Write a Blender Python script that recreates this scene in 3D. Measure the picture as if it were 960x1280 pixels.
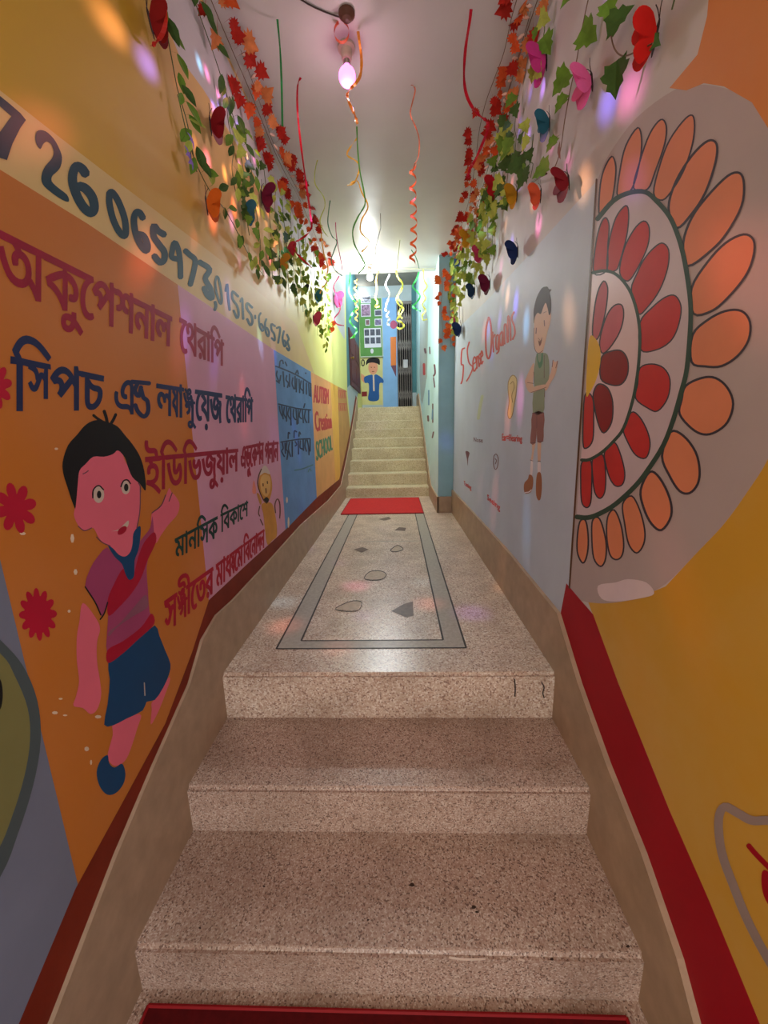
import bpy, bmesh, math, random
from mathutils import Vector, Matrix, noise

# ------------------------------------------------------------------ reset
for o in list(bpy.data.objects):
    bpy.data.objects.remove(o, do_unlink=True)
SC = bpy.context.scene
COL = SC.collection
rnd = random.Random(7)
PI = math.pi

# ------------------------------------------------------------------ camera
CZ = 0.8624
FPX = 495.56
P_, Y_, R_ = 0.21116, 0.03496, -0.02462
FW = Vector((-math.sin(Y_) * math.cos(P_), math.cos(Y_) * math.cos(P_), -math.sin(P_)))
RT0 = Vector((math.cos(Y_), math.sin(Y_), 0))
UP0 = RT0.cross(FW)
RT = RT0 * math.cos(R_) + UP0 * math.sin(R_)
UP = UP0 * math.cos(R_) - RT0 * math.sin(R_)
cam = bpy.data.cameras.new('camera')
cam.sensor_fit = 'HORIZONTAL'; cam.sensor_width = 36.0
cam.lens = FPX / 960 * 36
cam.clip_start = 0.02
CAM = bpy.data.objects.new('camera', cam); COL.objects.link(CAM)
M = Matrix((RT, UP, -FW)).transposed().to_4x4()
M.translation = Vector((0, 0, CZ))
CAM.matrix_world = M
SC.camera = CAM

# ------------------------------------------------------------------ world, exposure
SC.view_settings.view_transform = 'Standard'
SC.view_settings.look = 'None'
SC.view_settings.gamma = 1
SC.view_settings.use_curve_mapping = False
SC.view_settings.exposure = 0.22
W = bpy.data.worlds.new('world'); SC.world = W; W.use_nodes = True
W.node_tree.nodes['Background'].inputs[0].default_value = (1.0, 0.96, 0.94, 1)
W.node_tree.nodes['Background'].inputs[1].default_value = 2.8
WHITE_BULB = 260.0
WHITE_POINT = 34.0
PINK_BULB = 3.2
PINK_POINT = 4.6
DISCO = 75.0
WALL_LAMP = 40.0
STAIR_FILL = 70.0  # added fill above the upper stairs, out of view

# ------------------------------------------------------------------ materials
def lin(c):
    return tuple(((x / 255) / 12.92 if x / 255 <= .04045 else ((x / 255 + .055) / 1.055) ** 2.4) for x in c)
MATS = {}
def mat(name, rgb, rough=.55, var=.12, scale=6.0, spec=.18, metal=0, rgb2=None, bump=0.0, trans=0):
    if name in MATS: return MATS[name]
    m = bpy.data.materials.new(name); m.use_nodes = True
    nt = m.node_tree; b = nt.nodes['Principled BSDF']
    c = lin(rgb)
    tc = nt.nodes.new('ShaderNodeTexCoord')
    n = nt.nodes.new('ShaderNodeTexNoise'); n.inputs['Scale'].default_value = scale
    n.inputs['Detail'].default_value = 5; n.inputs['Roughness'].default_value = .6
    nt.links.new(tc.outputs['Object'], n.inputs['Vector'])
    mx = nt.nodes.new('ShaderNodeMix'); mx.data_type = 'RGBA'
    c2 = lin(rgb2) if rgb2 else tuple(min(1, x * (1 + var)) for x in c)
    c1 = c if rgb2 else tuple(x * (1 - var) for x in c)
    mx.inputs['A'].default_value = (*c1, 1); mx.inputs['B'].default_value = (*c2, 1)
    rp = nt.nodes.new('ShaderNodeValToRGB')
    rp.color_ramp.elements[0].position = .32; rp.color_ramp.elements[1].position = .68
    nt.links.new(n.outputs['Fac'], rp.inputs['Fac'])
    nt.links.new(rp.outputs['Color'], mx.inputs['Factor'])
    nt.links.new(mx.outputs['Result'], b.inputs['Base Color'])
    b.inputs['Roughness'].default_value = rough
    b.inputs['Specular IOR Level'].default_value = spec
    b.inputs['Metallic'].default_value = metal
    if trans:
        b.inputs['Subsurface Weight'].default_value = 0
    if bump:
        n2 = nt.nodes.new('ShaderNodeTexNoise'); n2.inputs['Scale'].default_value = 3.0
        n2.inputs['Detail'].default_value = 3
        nt.links.new(tc.outputs['Object'], n2.inputs['Vector'])
        bp = nt.nodes.new('ShaderNodeBump'); bp.inputs['Strength'].default_value = bump
        bp.inputs['Distance'].default_value = .02
        nt.links.new(n2.outputs['Fac'], bp.inputs['Height'])
        nt.links.new(bp.outputs['Normal'], b.inputs['Normal'])
    MATS[name] = m
    return m

def terrazzo(name, base, chips, scale=150., rough=.38, dirt=(120, 95, 78)):
    m = bpy.data.materials.new(name); m.use_nodes = True
    nt = m.node_tree; L = nt.links; b = nt.nodes['Principled BSDF']
    tc = nt.nodes.new('ShaderNodeTexCoord')
    v = nt.nodes.new('ShaderNodeTexVoronoi'); v.inputs['Scale'].default_value = scale
    L.new(tc.outputs['Object'], v.inputs['Vector'])
    sep = nt.nodes.new('ShaderNodeSeparateColor'); L.new(v.outputs['Color'], sep.inputs['Color'])
    rp = nt.nodes.new('ShaderNodeValToRGB'); cr = rp.color_ramp; cr.interpolation = 'CONSTANT'
    cr.elements[0].position = 0; cr.elements[0].color = (*lin(chips[0]), 1)
    cr.elements[1].position = .12; cr.elements[1].color = (*lin(chips[1]), 1)
    for p, c in ((.3, base), (.55, chips[2]), (.8, base)):
        e = cr.elements.new(p); e.color = (*lin(c), 1)
    L.new(sep.outputs['Red'], rp.inputs['Fac'])
    n = nt.nodes.new('ShaderNodeTexNoise'); n.inputs['Scale'].default_value = 5; n.inputs['Detail'].default_value = 6
    L.new(tc.outputs['Object'], n.inputs['Vector'])
    rp2 = nt.nodes.new('ShaderNodeValToRGB'); rp2.color_ramp.elements[0].position = .42; rp2.color_ramp.elements[1].position = .75
    L.new(n.outputs['Fac'], rp2.inputs['Fac'])
    ml = nt.nodes.new('ShaderNodeMath'); ml.operation = 'MULTIPLY'; ml.inputs[1].default_value = .45
    L.new(rp2.outputs['Color'], ml.inputs[0])
    mx = nt.nodes.new('ShaderNodeMix'); mx.data_type = 'RGBA'
    L.new(ml.outputs[0], mx.inputs['Factor']); L.new(rp.outputs['Color'], mx.inputs['A'])
    mx.inputs['B'].default_value = (*lin(dirt), 1)
    L.new(mx.outputs['Result'], b.inputs['Base Color'])
    b.inputs['Roughness'].default_value = rough
    return m

def emis(name, rgb, strength):
    m = bpy.data.materials.new(name); m.use_nodes = True
    b = m.node_tree.nodes['Principled BSDF']
    b.inputs['Base Color'].default_value = (*rgb, 1)
    b.inputs['Emission Color'].default_value = (*rgb, 1)
    b.inputs['Emission Strength'].default_value = strength
    return m

# ------------------------------------------------------------------ pixel -> wall surface (how the paintings were measured off)
def ray(x, y):
    return RT * ((x - 480) / FPX) - UP * ((y - 640) / FPX) + FW
O = Vector((0, 0, CZ))
XL, XR, YF, XN, ZC = -.655, .56, 8.0, .41, 2.35
class Plane:
    def __init__(s, axis, val, nrm): s.axis, s.val, s.n = axis, val, nrm
    def hit(s, x, y, off=0.):
        d = ray(x, y); v = s.val + s.n * off
        t = (v - O[s.axis]) / d[s.axis]
        return O + d * t
    def uv(s, x, y):
        p = s.hit(x, y)
        return (p.y, p.z) if s.axis == 0 else ((p.x, p.z) if s.axis == 1 else (p.x, p.y))
    def pt(s, u, v, off):
        w = s.val + s.n * off
        return Vector((w, u, v)) if s.axis == 0 else (Vector((u, w, v)) if s.axis == 1 else Vector((u, v, w)))
    def pxsize(s, x, y):
        return (s.hit(x, y + .5) - s.hit(x, y - .5)).length
LEFT = Plane(0, XL, 1); RIGHT = Plane(0, XR, -1); NARROW = Plane(0, XN, -1); FAR = Plane(1, YF, -1)
PILA = Plane(1, 3.95, -1); FLOOR = Plane(2, 0., 1); CEIL = Plane(2, ZC, -1)
def depth(x, y, Y):
    d = ray(x, y); return O + d * (Y / d.y)

# ------------------------------------------------------------------ mesh helpers
def link(name, bm, mats, parent=None, smooth=False):
    me = bpy.data.meshes.new(name)
    bm.normal_update()
    bm.to_mesh(me); bm.free()
    for m in (mats if isinstance(mats, (list, tuple)) else [mats]): me.materials.append(m)
    if smooth:
        for p in me.polygons: p.use_smooth = True
    o = bpy.data.objects.new(name, me); COL.objects.link(o)
    if parent is not None: o.parent = parent
    return o
def structure(o): o['kind'] = 'structure'; return o
def tag(o, label, cat, group=None):
    o['label'] = label; o['category'] = cat
    if group: o['group'] = group
    return o
def empty(name, loc, label, cat, group=None):
    o = bpy.data.objects.new(name, None); COL.objects.link(o)
    o.empty_display_size = .02; o.location = loc
    return tag(o, label, cat, group)
def sub_to(o, parent):
    """parent a part built in world coordinates to a thing whose base is elsewhere"""
    o.parent = parent
    o.matrix_parent_inverse = Matrix.Translation(-parent.location)
    return o
def box(bm, x0, x1, y0, y1, z0, z1, mi=0):
    vs = [bm.verts.new((x, y, z)) for x in (x0, x1) for y in (y0, y1) for z in (z0, z1)]
    for f in ((0, 1, 3, 2), (4, 6, 7, 5), (0, 4, 5, 1), (2, 3, 7, 6), (0, 2, 6, 4), (1, 5, 7, 3)):
        bm.faces.new([vs[i] for i in f]).material_index = mi
def prism(bm, pts, axis, a, b, mi=0):
    """extrude a polygon given in the other two axes from a to b along axis"""
    def P(p, w):
        return (w, p[0], p[1]) if axis == 0 else ((p[0], w, p[1]) if axis == 1 else (p[0], p[1], w))
    A = [bm.verts.new(P(p, a)) for p in pts]; B = [bm.verts.new(P(p, b)) for p in pts]
    n = len(pts)
    fs = [bm.faces.new(A), bm.faces.new(list(reversed(B)))]
    for i in range(n):
        fs.append(bm.faces.new((A[i], B[i], B[(i + 1) % n], A[(i + 1) % n])))
    for f in fs: f.material_index = mi
    for f in fs: f.normal_update()
    bmesh.ops.recalc_face_normals(bm, faces=fs)
    bmesh.ops.triangulate(bm, faces=fs[:2], ngon_method='EAR_CLIP')
def cr(pts, closed=False, n=4):
    """Catmull-Rom resampling"""
    if len(pts) < 3: return [Vector(p) for p in pts]
    P = [Vector(p) for p in pts]; out = []
    N = len(P); R = range(N if closed else N - 1)
    for i in R:
        p1, p2 = P[i], P[(i + 1) % N]
        p0 = P[i - 1] if (closed or i > 0) else p1 * 2 - p2
        p3 = P[(i + 2) % N] if (closed or i + 2 < N) else p2 * 2 - p1
        for k in range(n):
            t = k / n
            out.append(.5 * (2 * p1 + (p2 - p0) * t + (2 * p0 - 5 * p1 + 4 * p2 - p3) * t * t + (3 * p1 - p0 - 3 * p2 + p3) * t ** 3))
    if not closed: out.append(P[-1])
    return out
def fill(bm, plane, uvs, off, mi=0):
    vs = [bm.verts.new(plane.pt(u, v, off)) for u, v in uvs]
    f = bm.faces.new(vs); f.material_index = mi
    f.normal_update()
    want = Vector((0, 0, 0)); want[plane.axis] = plane.n
    if f.normal.dot(want) < 0: f.normal_flip()
    r = bmesh.ops.triangulate(bm, faces=[f], ngon_method='EAR_CLIP')
    for g in r['faces']: g.material_index = mi
def area_patch(bm, plane, px, off, mi=0, smooth=False, n=4):
    pts = [Vector(p) for p in px]
    if smooth: pts = cr(pts, True, n)
    fill(bm, plane, [plane.uv(p.x, p.y) for p in pts], off, mi)
def stroke(bm, plane, px, wpx, off, mi=0, n=4, closed=False, taper=True):
    pts = cr([Vector(p) for p in px], closed, n)
    hw = wpx / 2
    q = [pts[0]]
    for p in pts[1:]:
        if (p - q[-1]).length > hw * .2: q.append(p)
    N = len(q)
    if N < 2: return
    def dirn(i):
        a = q[i - 1] if (closed or i > 0) else q[i]; b = q[(i + 1) % N] if (closed or i < N - 1) else q[i]
        d = b - a
        return d.normalized() if d.length > 1e-9 else Vector((1, 0))
    seq = []
    for i in range(N):
        d = dirn(i); seq.append((q[i], Vector((-d.y, d.x)), hw))
    if not closed:
        d0, d1 = dirn(0), dirn(N - 1)
        seq = [(q[0] - d0 * hw * .7, Vector((-d0.y, d0.x)), hw * .5)] + seq + [(q[-1] + d1 * hw * .7, Vector((-d1.y, d1.x)), hw * .5)]
    prev = None; first = None
    cnt = [0]
    def V(p):
        cnt[0] += 1
        return bm.verts.new(plane.pt(*plane.uv(p.x, p.y), off + (cnt[0] // 2) * 1.5e-6))
    for c, nn, w in seq:
        a = V(c + nn * w); b = V(c - nn * w)
        if prev:
            f = bm.faces.new((prev[0], prev[1], b, a)); f.material_index = mi
        else: first = (a, b)
        prev = (a, b)
    if closed:
        f = bm.faces.new((prev[0], prev[1], first[1], first[0])); f.material_index = mi
def paint(name, parent, plane, m, polys=(), strokes=(), layer=1, label=None, T=(0, 0, 1), smooth=True, n=4):
    """one painted area or line of lettering lying on a wall. T = crop origin and magnification of the traced points"""
    bm = bmesh.new(); k = 0
    ox, oy, s = T
    f = lambda L: [(ox + a / s, oy + b / s) for a, b in L]
    for p in polys:
        area_patch(bm, plane, f(p), .0006 + layer * .00008 + k * .000003, 0, smooth, n); k += 1
    for p, w in strokes:
        stroke(bm, plane, f(p), w / s, .0006 + layer * .00008 + k * .000003, 0, n); k += 1
    o = link(name, bm, m, parent)
    if label: o['label'] = label
    return o
def tube(bm, pts, r, seg=6, mi=0, cap=True):
    pts = [Vector(p) for p in pts]; rings = []
    for i, p in enumerate(pts):
        d = (pts[min(i + 1, len(pts) - 1)] - pts[max(i - 1, 0)])
        d = d.normalized() if d.length > 1e-9 else Vector((0, 0, 1))
        a = d.orthogonal().normalized() if i == 0 else (prev_a - d * prev_a.dot(d)).normalized()
        prev_a = a; b = d.cross(a)
        rr = r[i] if isinstance(r, (list, tuple)) else r
        rings.append([bm.verts.new(p + (a * math.cos(2 * PI * k / seg) + b * math.sin(2 * PI * k / seg)) * rr) for k in range(seg)])
    for A, B in zip(rings, rings[1:]):
        for k in range(seg):
            bm.faces.new((A[k], A[(k + 1) % seg], B[(k + 1) % seg], B[k])).material_index = mi
    if cap:
        bm.faces.new(list(reversed(rings[0]))).material_index = mi; bm.faces.new(rings[-1]).material_index = mi
def lathe(bm, prof, origin, axis=Vector((0, 0, 1)), seg=20, mi=0):
    axis = axis.normalized(); a = axis.orthogonal().normalized(); b = axis.cross(a); rings = []
    for r, h in prof:
        rings.append([bm.verts.new(Vector(origin) + axis * h + (a * math.cos(2 * PI * k / seg) + b * math.sin(2 * PI * k / seg)) * max(r, 1e-4)) for k in range(seg)])
    for A, B in zip(rings, rings[1:]):
        for k in range(seg):
            bm.faces.new((A[k], A[(k + 1) % seg], B[(k + 1) % seg], B[k])).material_index = mi
    bm.faces.new(list(reversed(rings[0]))); bm.faces.new(rings[-1])
    bmesh.ops.recalc_face_normals(bm, faces=bm.faces[:])

# ================================================================== PAINT COLOURS
yellow = mat('yellow_wall_paint', (196, 156, 40), .56, rgb2=(206, 168, 66), scale=1.6, bump=.15)
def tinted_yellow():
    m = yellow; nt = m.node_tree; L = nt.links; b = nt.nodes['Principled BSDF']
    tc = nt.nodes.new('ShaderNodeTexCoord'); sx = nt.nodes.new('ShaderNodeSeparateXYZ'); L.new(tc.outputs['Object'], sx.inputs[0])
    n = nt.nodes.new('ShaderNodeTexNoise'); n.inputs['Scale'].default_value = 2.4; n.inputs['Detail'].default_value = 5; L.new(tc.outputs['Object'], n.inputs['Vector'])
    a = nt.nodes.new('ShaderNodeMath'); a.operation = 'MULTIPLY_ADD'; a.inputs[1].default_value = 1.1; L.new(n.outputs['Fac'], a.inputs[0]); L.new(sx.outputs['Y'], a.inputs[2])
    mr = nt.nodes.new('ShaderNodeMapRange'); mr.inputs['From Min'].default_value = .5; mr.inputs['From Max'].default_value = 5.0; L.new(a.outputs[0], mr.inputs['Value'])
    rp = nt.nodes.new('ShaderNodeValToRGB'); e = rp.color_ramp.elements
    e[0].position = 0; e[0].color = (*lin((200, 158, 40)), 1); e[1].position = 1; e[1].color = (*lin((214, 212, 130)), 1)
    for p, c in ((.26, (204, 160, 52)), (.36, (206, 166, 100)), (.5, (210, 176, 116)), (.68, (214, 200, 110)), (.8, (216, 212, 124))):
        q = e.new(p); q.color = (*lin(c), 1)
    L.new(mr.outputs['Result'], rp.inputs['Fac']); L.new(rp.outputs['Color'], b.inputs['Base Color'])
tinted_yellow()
cream = mat('cream_band_paint', (208, 178, 122), .56, rgb2=(216, 190, 124), scale=3)
white_wall = mat('white_wall_paint', (192, 186, 186), .56, .05, scale=3, bump=.3)
orange = mat('orange_wall_paint', (190, 112, 34), .56, rgb2=(194, 120, 60), scale=2.2)
pinkp = mat('pink_wall_paint', (205, 150, 172), .56, .06, scale=3)
bluep = mat('blue_wall_paint', (96, 138, 186), .56, .12, scale=5)
peach = mat('peach_wall_paint', (222, 160, 100), .56, .08, scale=4)
honey = mat('honey_wall_paint', (232, 176, 80), .56, .06)
tan_ = mat('tan_wall_paint', (190, 140, 84), .56, .1)
slate = mat('slate_blue_wall_paint', (116, 122, 142), .5, .08, scale=4)
olive = mat('olive_green_wall_paint', (124, 120, 74), .5, .06)
darkslate = mat('dark_slate_outline', (74, 86, 90), .5, .06)
maroon = mat('maroon_stripe_paint', (118, 38, 20), .56, .15, scale=8)
crimson_stripe = mat('crimson_stripe_paint', (158, 8, 30), .56, .06, scale=8)
teal = mat('teal_wall_paint', (72, 118, 124), .5, .1)
greywhite = mat('grey_white_wall_paint', (168, 178, 180), .5, .06)
skyblue = mat('sky_blue_wall_paint', (128, 170, 214), .5, .05)
paleteal = mat('pale_teal_wall_paint', (140, 178, 190), .5, .06)
paleaqua = mat('pale_aqua_wall_paint', (190, 224, 232), .5, .05)
lavender = mat('lavender_wall_paint', (184, 194, 210), .56, .05, scale=3, bump=.2)
mauve = mat('mauve_grey_wall_paint', (176, 160, 160), .56, .05, scale=3)
orange_r = mat('orange_cloud_paint', (206, 122, 40), .5, rgb2=(204, 130, 62), scale=4)
ochre = mat('ochre_wall_paint', (200, 150, 48), .56, rgb2=(202, 162, 86), scale=2.5)
ceilw = mat('ceiling_white_gloss', (200, 196, 194), .34, .04, scale=2, bump=.25)
stairceil = mat('stairwell_ceiling_paint', (150, 140, 128), .6, .1)
crimson = mat('crimson_lettering_paint', (150, 22, 52), .56, .12, scale=20)
navy = mat('navy_lettering_paint', (34, 44, 84), .56, .1, scale=20)
tealdark = mat('dark_teal_lettering_paint', (24, 62, 78), .56, .12, scale=20)
greend = mat('dark_green_lettering_paint', (20, 58, 52), .56, .1, scale=20)
redlet = mat('red_lettering_paint', (190, 60, 62), .5, .1, scale=20)
greenlet = mat('green_lettering_paint', (70, 126, 96), .5, .1, scale=20)
black = mat('black_paint', (24, 22, 24), .56, .1)
skinp = mat('pink_skin_paint', (222, 104, 124), .56, .05, scale=4)
skin2 = mat('beige_skin_paint', (216, 180, 158), .56, .04)
bluesh = mat('blue_shorts_paint', (18, 66, 108), .56, .08, scale=6)
purplep = mat('purple_shirt_paint', (160, 66, 106), .56, .07)
cherry = mat('cherry_stripe_paint', (166, 14, 46), .56, .07)
greystr = mat('grey_stripe_paint', (138, 84, 104), .56, .1)
eyew = mat('eye_white_paint', (202, 184, 170), .56, .05)
chipw = mat('bare_plaster', (222, 200, 176), .7, .05)
flowerp = mat('crimson_flower_paint', (178, 22, 52), .56, .08)
monkeyp = mat('golden_brown_paint', (196, 136, 58), .56, .12, scale=14)
brownp = mat('brown_outline_paint', (92, 56, 30), .5, .1)
ringg = mat('dark_green_ring_paint', (52, 72, 60), .56, .12, scale=14)
petalo = mat('orange_petal_paint', (214, 130, 94), .56, .05, scale=6)
petalr = mat('red_petal_paint', (188, 44, 42), .56, .1, scale=8)
petald = mat('dark_red_petal_paint', (134, 20, 24), .56, .1, scale=8)
petalp = mat('rose_petal_paint', (190, 92, 104), .56, .1, scale=8)
petaly = mat('yellow_centre_paint', (222, 178, 40), .56, .06)
outl = mat('dark_outline_paint', (60, 52, 62), .56, .1)
heartg = mat('grey_outline_paint', (150, 132, 128), .5, .08)
sage = mat('sage_green_shirt_paint', (138, 150, 128), .5, .05)
sagec = mat('green_collar_paint', (78, 128, 98), .5, .06)
plum = mat('plum_paint', (108, 66, 80), .5, .08)
brshorts = mat('brown_shorts_paint', (142, 92, 92), .5, .06)
shoeb = mat('brown_shoe_paint', (152, 96, 66), .5, .1)
sockw = mat('white_sock_paint', (226, 214, 218), .5, .04)
creamp = mat('cream_drawing_paint', (222, 204, 150), .5, .06)
faintg = mat('faint_green_paint', (190, 200, 170), .5, .06)

stone = terrazzo('terrazzo_stair_stone', (184, 158, 142), ((112, 86, 74), (206, 188, 174), (166, 134, 118)), 300, .36)
stone_floor = terrazzo('terrazzo_floor_stone', (206, 184, 164), ((150, 120, 104), (226, 212, 198), (190, 160, 140)), 190, .30)
stone_pale = terrazzo('terrazzo_pale_stone', (206, 192, 156), ((166, 144, 112), (220, 208, 178), (192, 174, 138)), 170, .45, (150, 130, 100))
skirtm = mat('grey_beige_skirting_stone', (166, 140, 116), .42, .12, scale=14, bump=.1)
greyband = mat('grey_floor_band', (170, 162, 152), .3, .14, scale=60)
lineb = mat('dark_brass_line', (60, 52, 50), .45, .1)
chipstone = mat('brown_marble_chip', (110, 92, 84), .35, .2, scale=40)
chippale = mat('pale_marble_chip', (186, 166, 146), .35, .15, scale=40)

# ================================================================== SETTING
# ---- floor (landing), with its inlaid border
bm = bmesh.new()
box(bm, XL, XR, 1.262, 4.95, -.30, 0)
bmesh.ops.bevel(bm, geom=[e for e in bm.edges if all(abs(v.co.y - 1.262) < 1e-4 and abs(v.co.z) < 1e-4 for v in e.verts)], offset=.012, segments=3, affect='EDGES')
floor = structure(link('floor', bm, stone_floor))
bm = bmesh.new()
XA, XB, XC, XD = -.497, -.41, .178, .262
YA, YB, YC, YD = 1.43, 1.49, 3.6, 3.99
def fq(bm, x0, x1, y0, y1, off, mi=0): fill(bm, FLOOR, [(x0, y0), (x1, y0), (x1, y1), (x0, y1)], off, mi)
for r in ((XA, XD, YA, YB), (XA, XB, YB, YD), (XC, XD, YB, YD)): fq(bm, *r, .0006, 0)
lw = .004
for r in ((XA, XD, YA - lw, YA + lw), (XA - lw, XA + lw, YA, YD), (XD - lw, XD + lw, YA, YD), (XB, XC, YB - lw, YB + lw), (XB - lw, XB + lw, YB, YD), (XC - lw, XC + lw, YB, YD)):
    fq(bm, *r, .0009, 1)
fq(bm, XB, XC, 2.93, 2.945, .0009, 0)
link('inlaid_border', bm, [greyband, lineb], floor)
chips = [([(489, 764), (505, 755), (516, 752), (517, 770), (508, 772)], chipstone), ([(442, 687), (453, 684), (461, 687), (452, 691)], chipstone),
         ([(488, 688), (497, 682), (504, 687), (494, 690)], chippale), ([(493, 663), (499, 659), (508, 660), (506, 664)], chipstone),
         ([(473, 649), (486, 646), (489, 649), (480, 651)], chipstone), ([(419, 762), (438, 752), (452, 753), (446, 764)], chippale),
         ([(456, 724), (462, 715), (476, 714), (483, 719), (475, 725)], chippale)]
for pts, m in chips:
    bm = bmesh.new(); area_patch(bm, FLOOR, pts, .0012); link('marble_inlay', bm, m, floor)
for pts in ([(419, 762), (438, 752), (452, 753), (446, 764)], [(456, 724), (462, 715), (476, 714), (483, 719), (475, 725)], [(488, 688), (497, 682), (504, 687), (494, 690)]):
    bm = bmesh.new(); stroke(bm, FLOOR, pts, .9, .0016, closed=True); link('inlay_outline', bm, lineb, floor)
RISER = Plane(1, 1.262, -1)
bm = bmesh.new()
for i, (p_, w_) in enumerate((([(643, 849), (644, 860), (643.5, 870)], 1.8), ([(677, 853), (680, 859), (678.5, 866), (680, 872)], 1.6))): stroke(bm, RISER, p_, w_, .0006 + i * .00002)
link('crack', bm, lineb, floor)
# bottom floor
bm = bmesh.new(); box(bm, XL, XR, -1.2, .70, -.62, -.470)
structure(link('floor', bm, stone))
# ---- lower stairs
def step(bm, x0, x1, y0, y1, z0, z1, b=.012):
    box(bm, x0, x1, y0, y1, z0, z1)
    es = [e for e in bm.edges if all(abs(v.co.y - y0) < 1e-5 and abs(v.co.z - z1) < 1e-5 for v in e.verts)]
    bmesh.ops.bevel(bm, geom=es, offset=b, segments=3, affect='EDGES')
stairs = bpy.data.objects.new('stairs', None); COL.objects.link(stairs); structure(stairs)
bm = bmesh.new(); step(bm, XL, XR, .968, 1.27, -.47, -.18); link('step', bm, stone, stairs)
bm = bmesh.new(); step(bm, XL, XR, .686, .98, -.60, -.336); link('step', bm, stone, stairs)
TREAD = Plane(2, -.336, 1); TREAD2 = Plane(2, -.18, 1)
wear = mat('worn_pale_edge', (226, 208, 194), .6, .05); pit = mat('dark_pit', (58, 42, 36), .6, .1)
bm = bmesh.new(); stroke(bm, TREAD, [(562, 1197), (580, 1199.5), (606, 1199)], 3, .0005); stroke(bm, TREAD, [(648, 1199), (655, 1201)], 2.5, .0006)
link('worn_nosing', bm, wear, stairs.children[1])
for i, (x, y, r) in enumerate(((515, 1106, 3.2), (592, 1134, 3), (596, 1140, 2), (785, 1183, 2.4), (690, 1199, 2.4), (400, 1088, 1.8), (330, 1108, 1.6), (250, 1160, 1.6), (460, 1150, 1.5))):
    bm = bmesh.new(); area_patch(bm, TREAD, [(x + r * math.cos(a) * (1 + .4 * math.sin(3 * a + x)), y + r * .8 * math.sin(a)) for a in [2 * PI * k / 9 for k in range(9)]], .0005)
    link('pit', bm, pit, stairs.children[1])
# ---- upper stairs
stairs2 = bpy.data.objects.new('stairs', None); COL.objects.link(stairs2); structure(stairs2)
zs = [.115, .26, .41, .565, .70, .835, .965, 1.085, 1.20]
for k, z in enumerate(zs):
    bm = bmesh.new()
    y0 = 4.93 + .27 * k
    step(bm, XL, XN, y0, (y0 + .30) if k < 8 else 8.6, z - (.16 if k else .3), z, .008)
    link('step', bm, stone_pale, stairs2)
# ---- stripe/skirting lines, traced along the stairs
st_top = [(-30, 1400), (23, 1280), (94, 1111), (155, 999), (206, 905), (240, 815), (261, 750), (310, 704), (360, 659), (396, 622), (424, 599), (431, 570), (436, 545), (440, 522), (444.5, 494)]
st_bot = [(5, 1400), (61, 1275), (141, 1069), (187, 961), (234, 855), (250, 800), (268, 769), (289, 750), (330, 706), (375, 656), (410, 625), (425.6, 606.5), (432, 577), (437, 551), (441, 528), (446, 497)]
sk_l = [LEFT.uv(*p) for p in st_bot]
bm = bmesh.new()
sk_l = [p for p in sk_l if p[0] < 7.6]
prism(bm, [(sk_l[0][0], -.6)] + sk_l + [(sk_l[-1][0], .9), (4.93, -.2), (1.6, -.6)], 0, XL - .005, -.645)
structure(link('baseboard_left', bm, skirtm))
sr_bot = [(930, 1400), (877, 1280), (855, 1198), (809.5, 1067), (764, 954), (728, 854), (701, 766), (640, 692), (600, 648), (563.5, 609)]
sk_r = [RIGHT.uv(*p) for p in sr_bot]
sk_r[-1] = (3.95, sk_r[-1][1])
bm = bmesh.new()
prism(bm, [(sk_r[0][0], -.6)] + sk_r + [(3.95, -.2), (1.6, -.6)], 0, .545, XR + .005)
box(bm, XN - .005, .565, 3.936, 4.0, -.05, .165)
prism(bm, [(3.936, -.05), (3.936, .165), (4.7, .17), (4.93, .27), (7.2, 1.42), (7.9, 1.42), (7.9, 1.0), (4.93, -.05)], 0, XN - .014, XN + .005)
structure(link('baseboard_right', bm, skirtm))

# ---- left wall: one mesh, its painted zones are thin coats on it
bm = bmesh.new()
box(bm, XL - .16, XL, -1.2, YF + .1, -.7, ZC)
box(bm, XL - .16, XL, 4.33, YF + .1, ZC, 3.4)
band_up = [(-220, -40), (0, 113), (75, 172), (140, 222), (210, 275), (285, 332), (370, 405)]
band_lo = [(430, 486.5), (393, 467), (342, 437), (255, 378), (110, 280), (0, 212), (-220, 80)]
area_patch(bm, LEFT, [(185, -30), (197, 0), (225, 72), (255, 113), (290, 170), (330, 240), (365, 305), (399, 367), (418, 402), (431, 425), (430.5, 345), (405, 331), (245, -10)], .00008, 1)
area_patch(bm, LEFT, band_up + band_lo[1:], .00012, 2)
area_patch(bm, LEFT, [(-220, 80), (0, 212), (110, 280), (223, 356.5), (262, 750), (240, 815), (206, 905), (155, 999), (96, 1108), (0, 700), (-120, 200)], .00016, 3)
area_patch(bm, LEFT, [(222, 355.8), (255, 378), (342, 437), (347, 520), (357, 665), (310, 706), (261, 752)], .00020, 4)
area_patch(bm, LEFT, [(342, 437), (389, 465), (396, 624), (357, 664), (349, 550)], .00024, 5)
area_patch(bm, LEFT, [(388.5, 465), (413, 478), (419.5, 606), (396, 624)], .00028, 6)
area_patch(bm, LEFT, [(413, 478), (422, 483), (425.5, 602), (419.5, 606)], .00032, 7)
area_patch(bm, LEFT, [(422, 483), (432.5, 488), (437.5, 537), (431, 575), (425.5, 602)], .00036, 8)
area_patch(bm, LEFT, [(0, 700), (97, 1105), (40, 1250), (-60, 1500), (-300, 1500), (-200, 500)], .00040, 9)
area_patch(bm, LEFT, [(431.5, 300), (431.5, 345), (434, 486), (438, 533), (444, 496), (449, 490), (449, 300)], .00044, 10)
area_patch(bm, LEFT, [(434, 485), (441, 476), (449, 480), (447, 494), (438, 535)], .00048, 11)
poly = st_top + list(reversed(st_bot))
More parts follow.
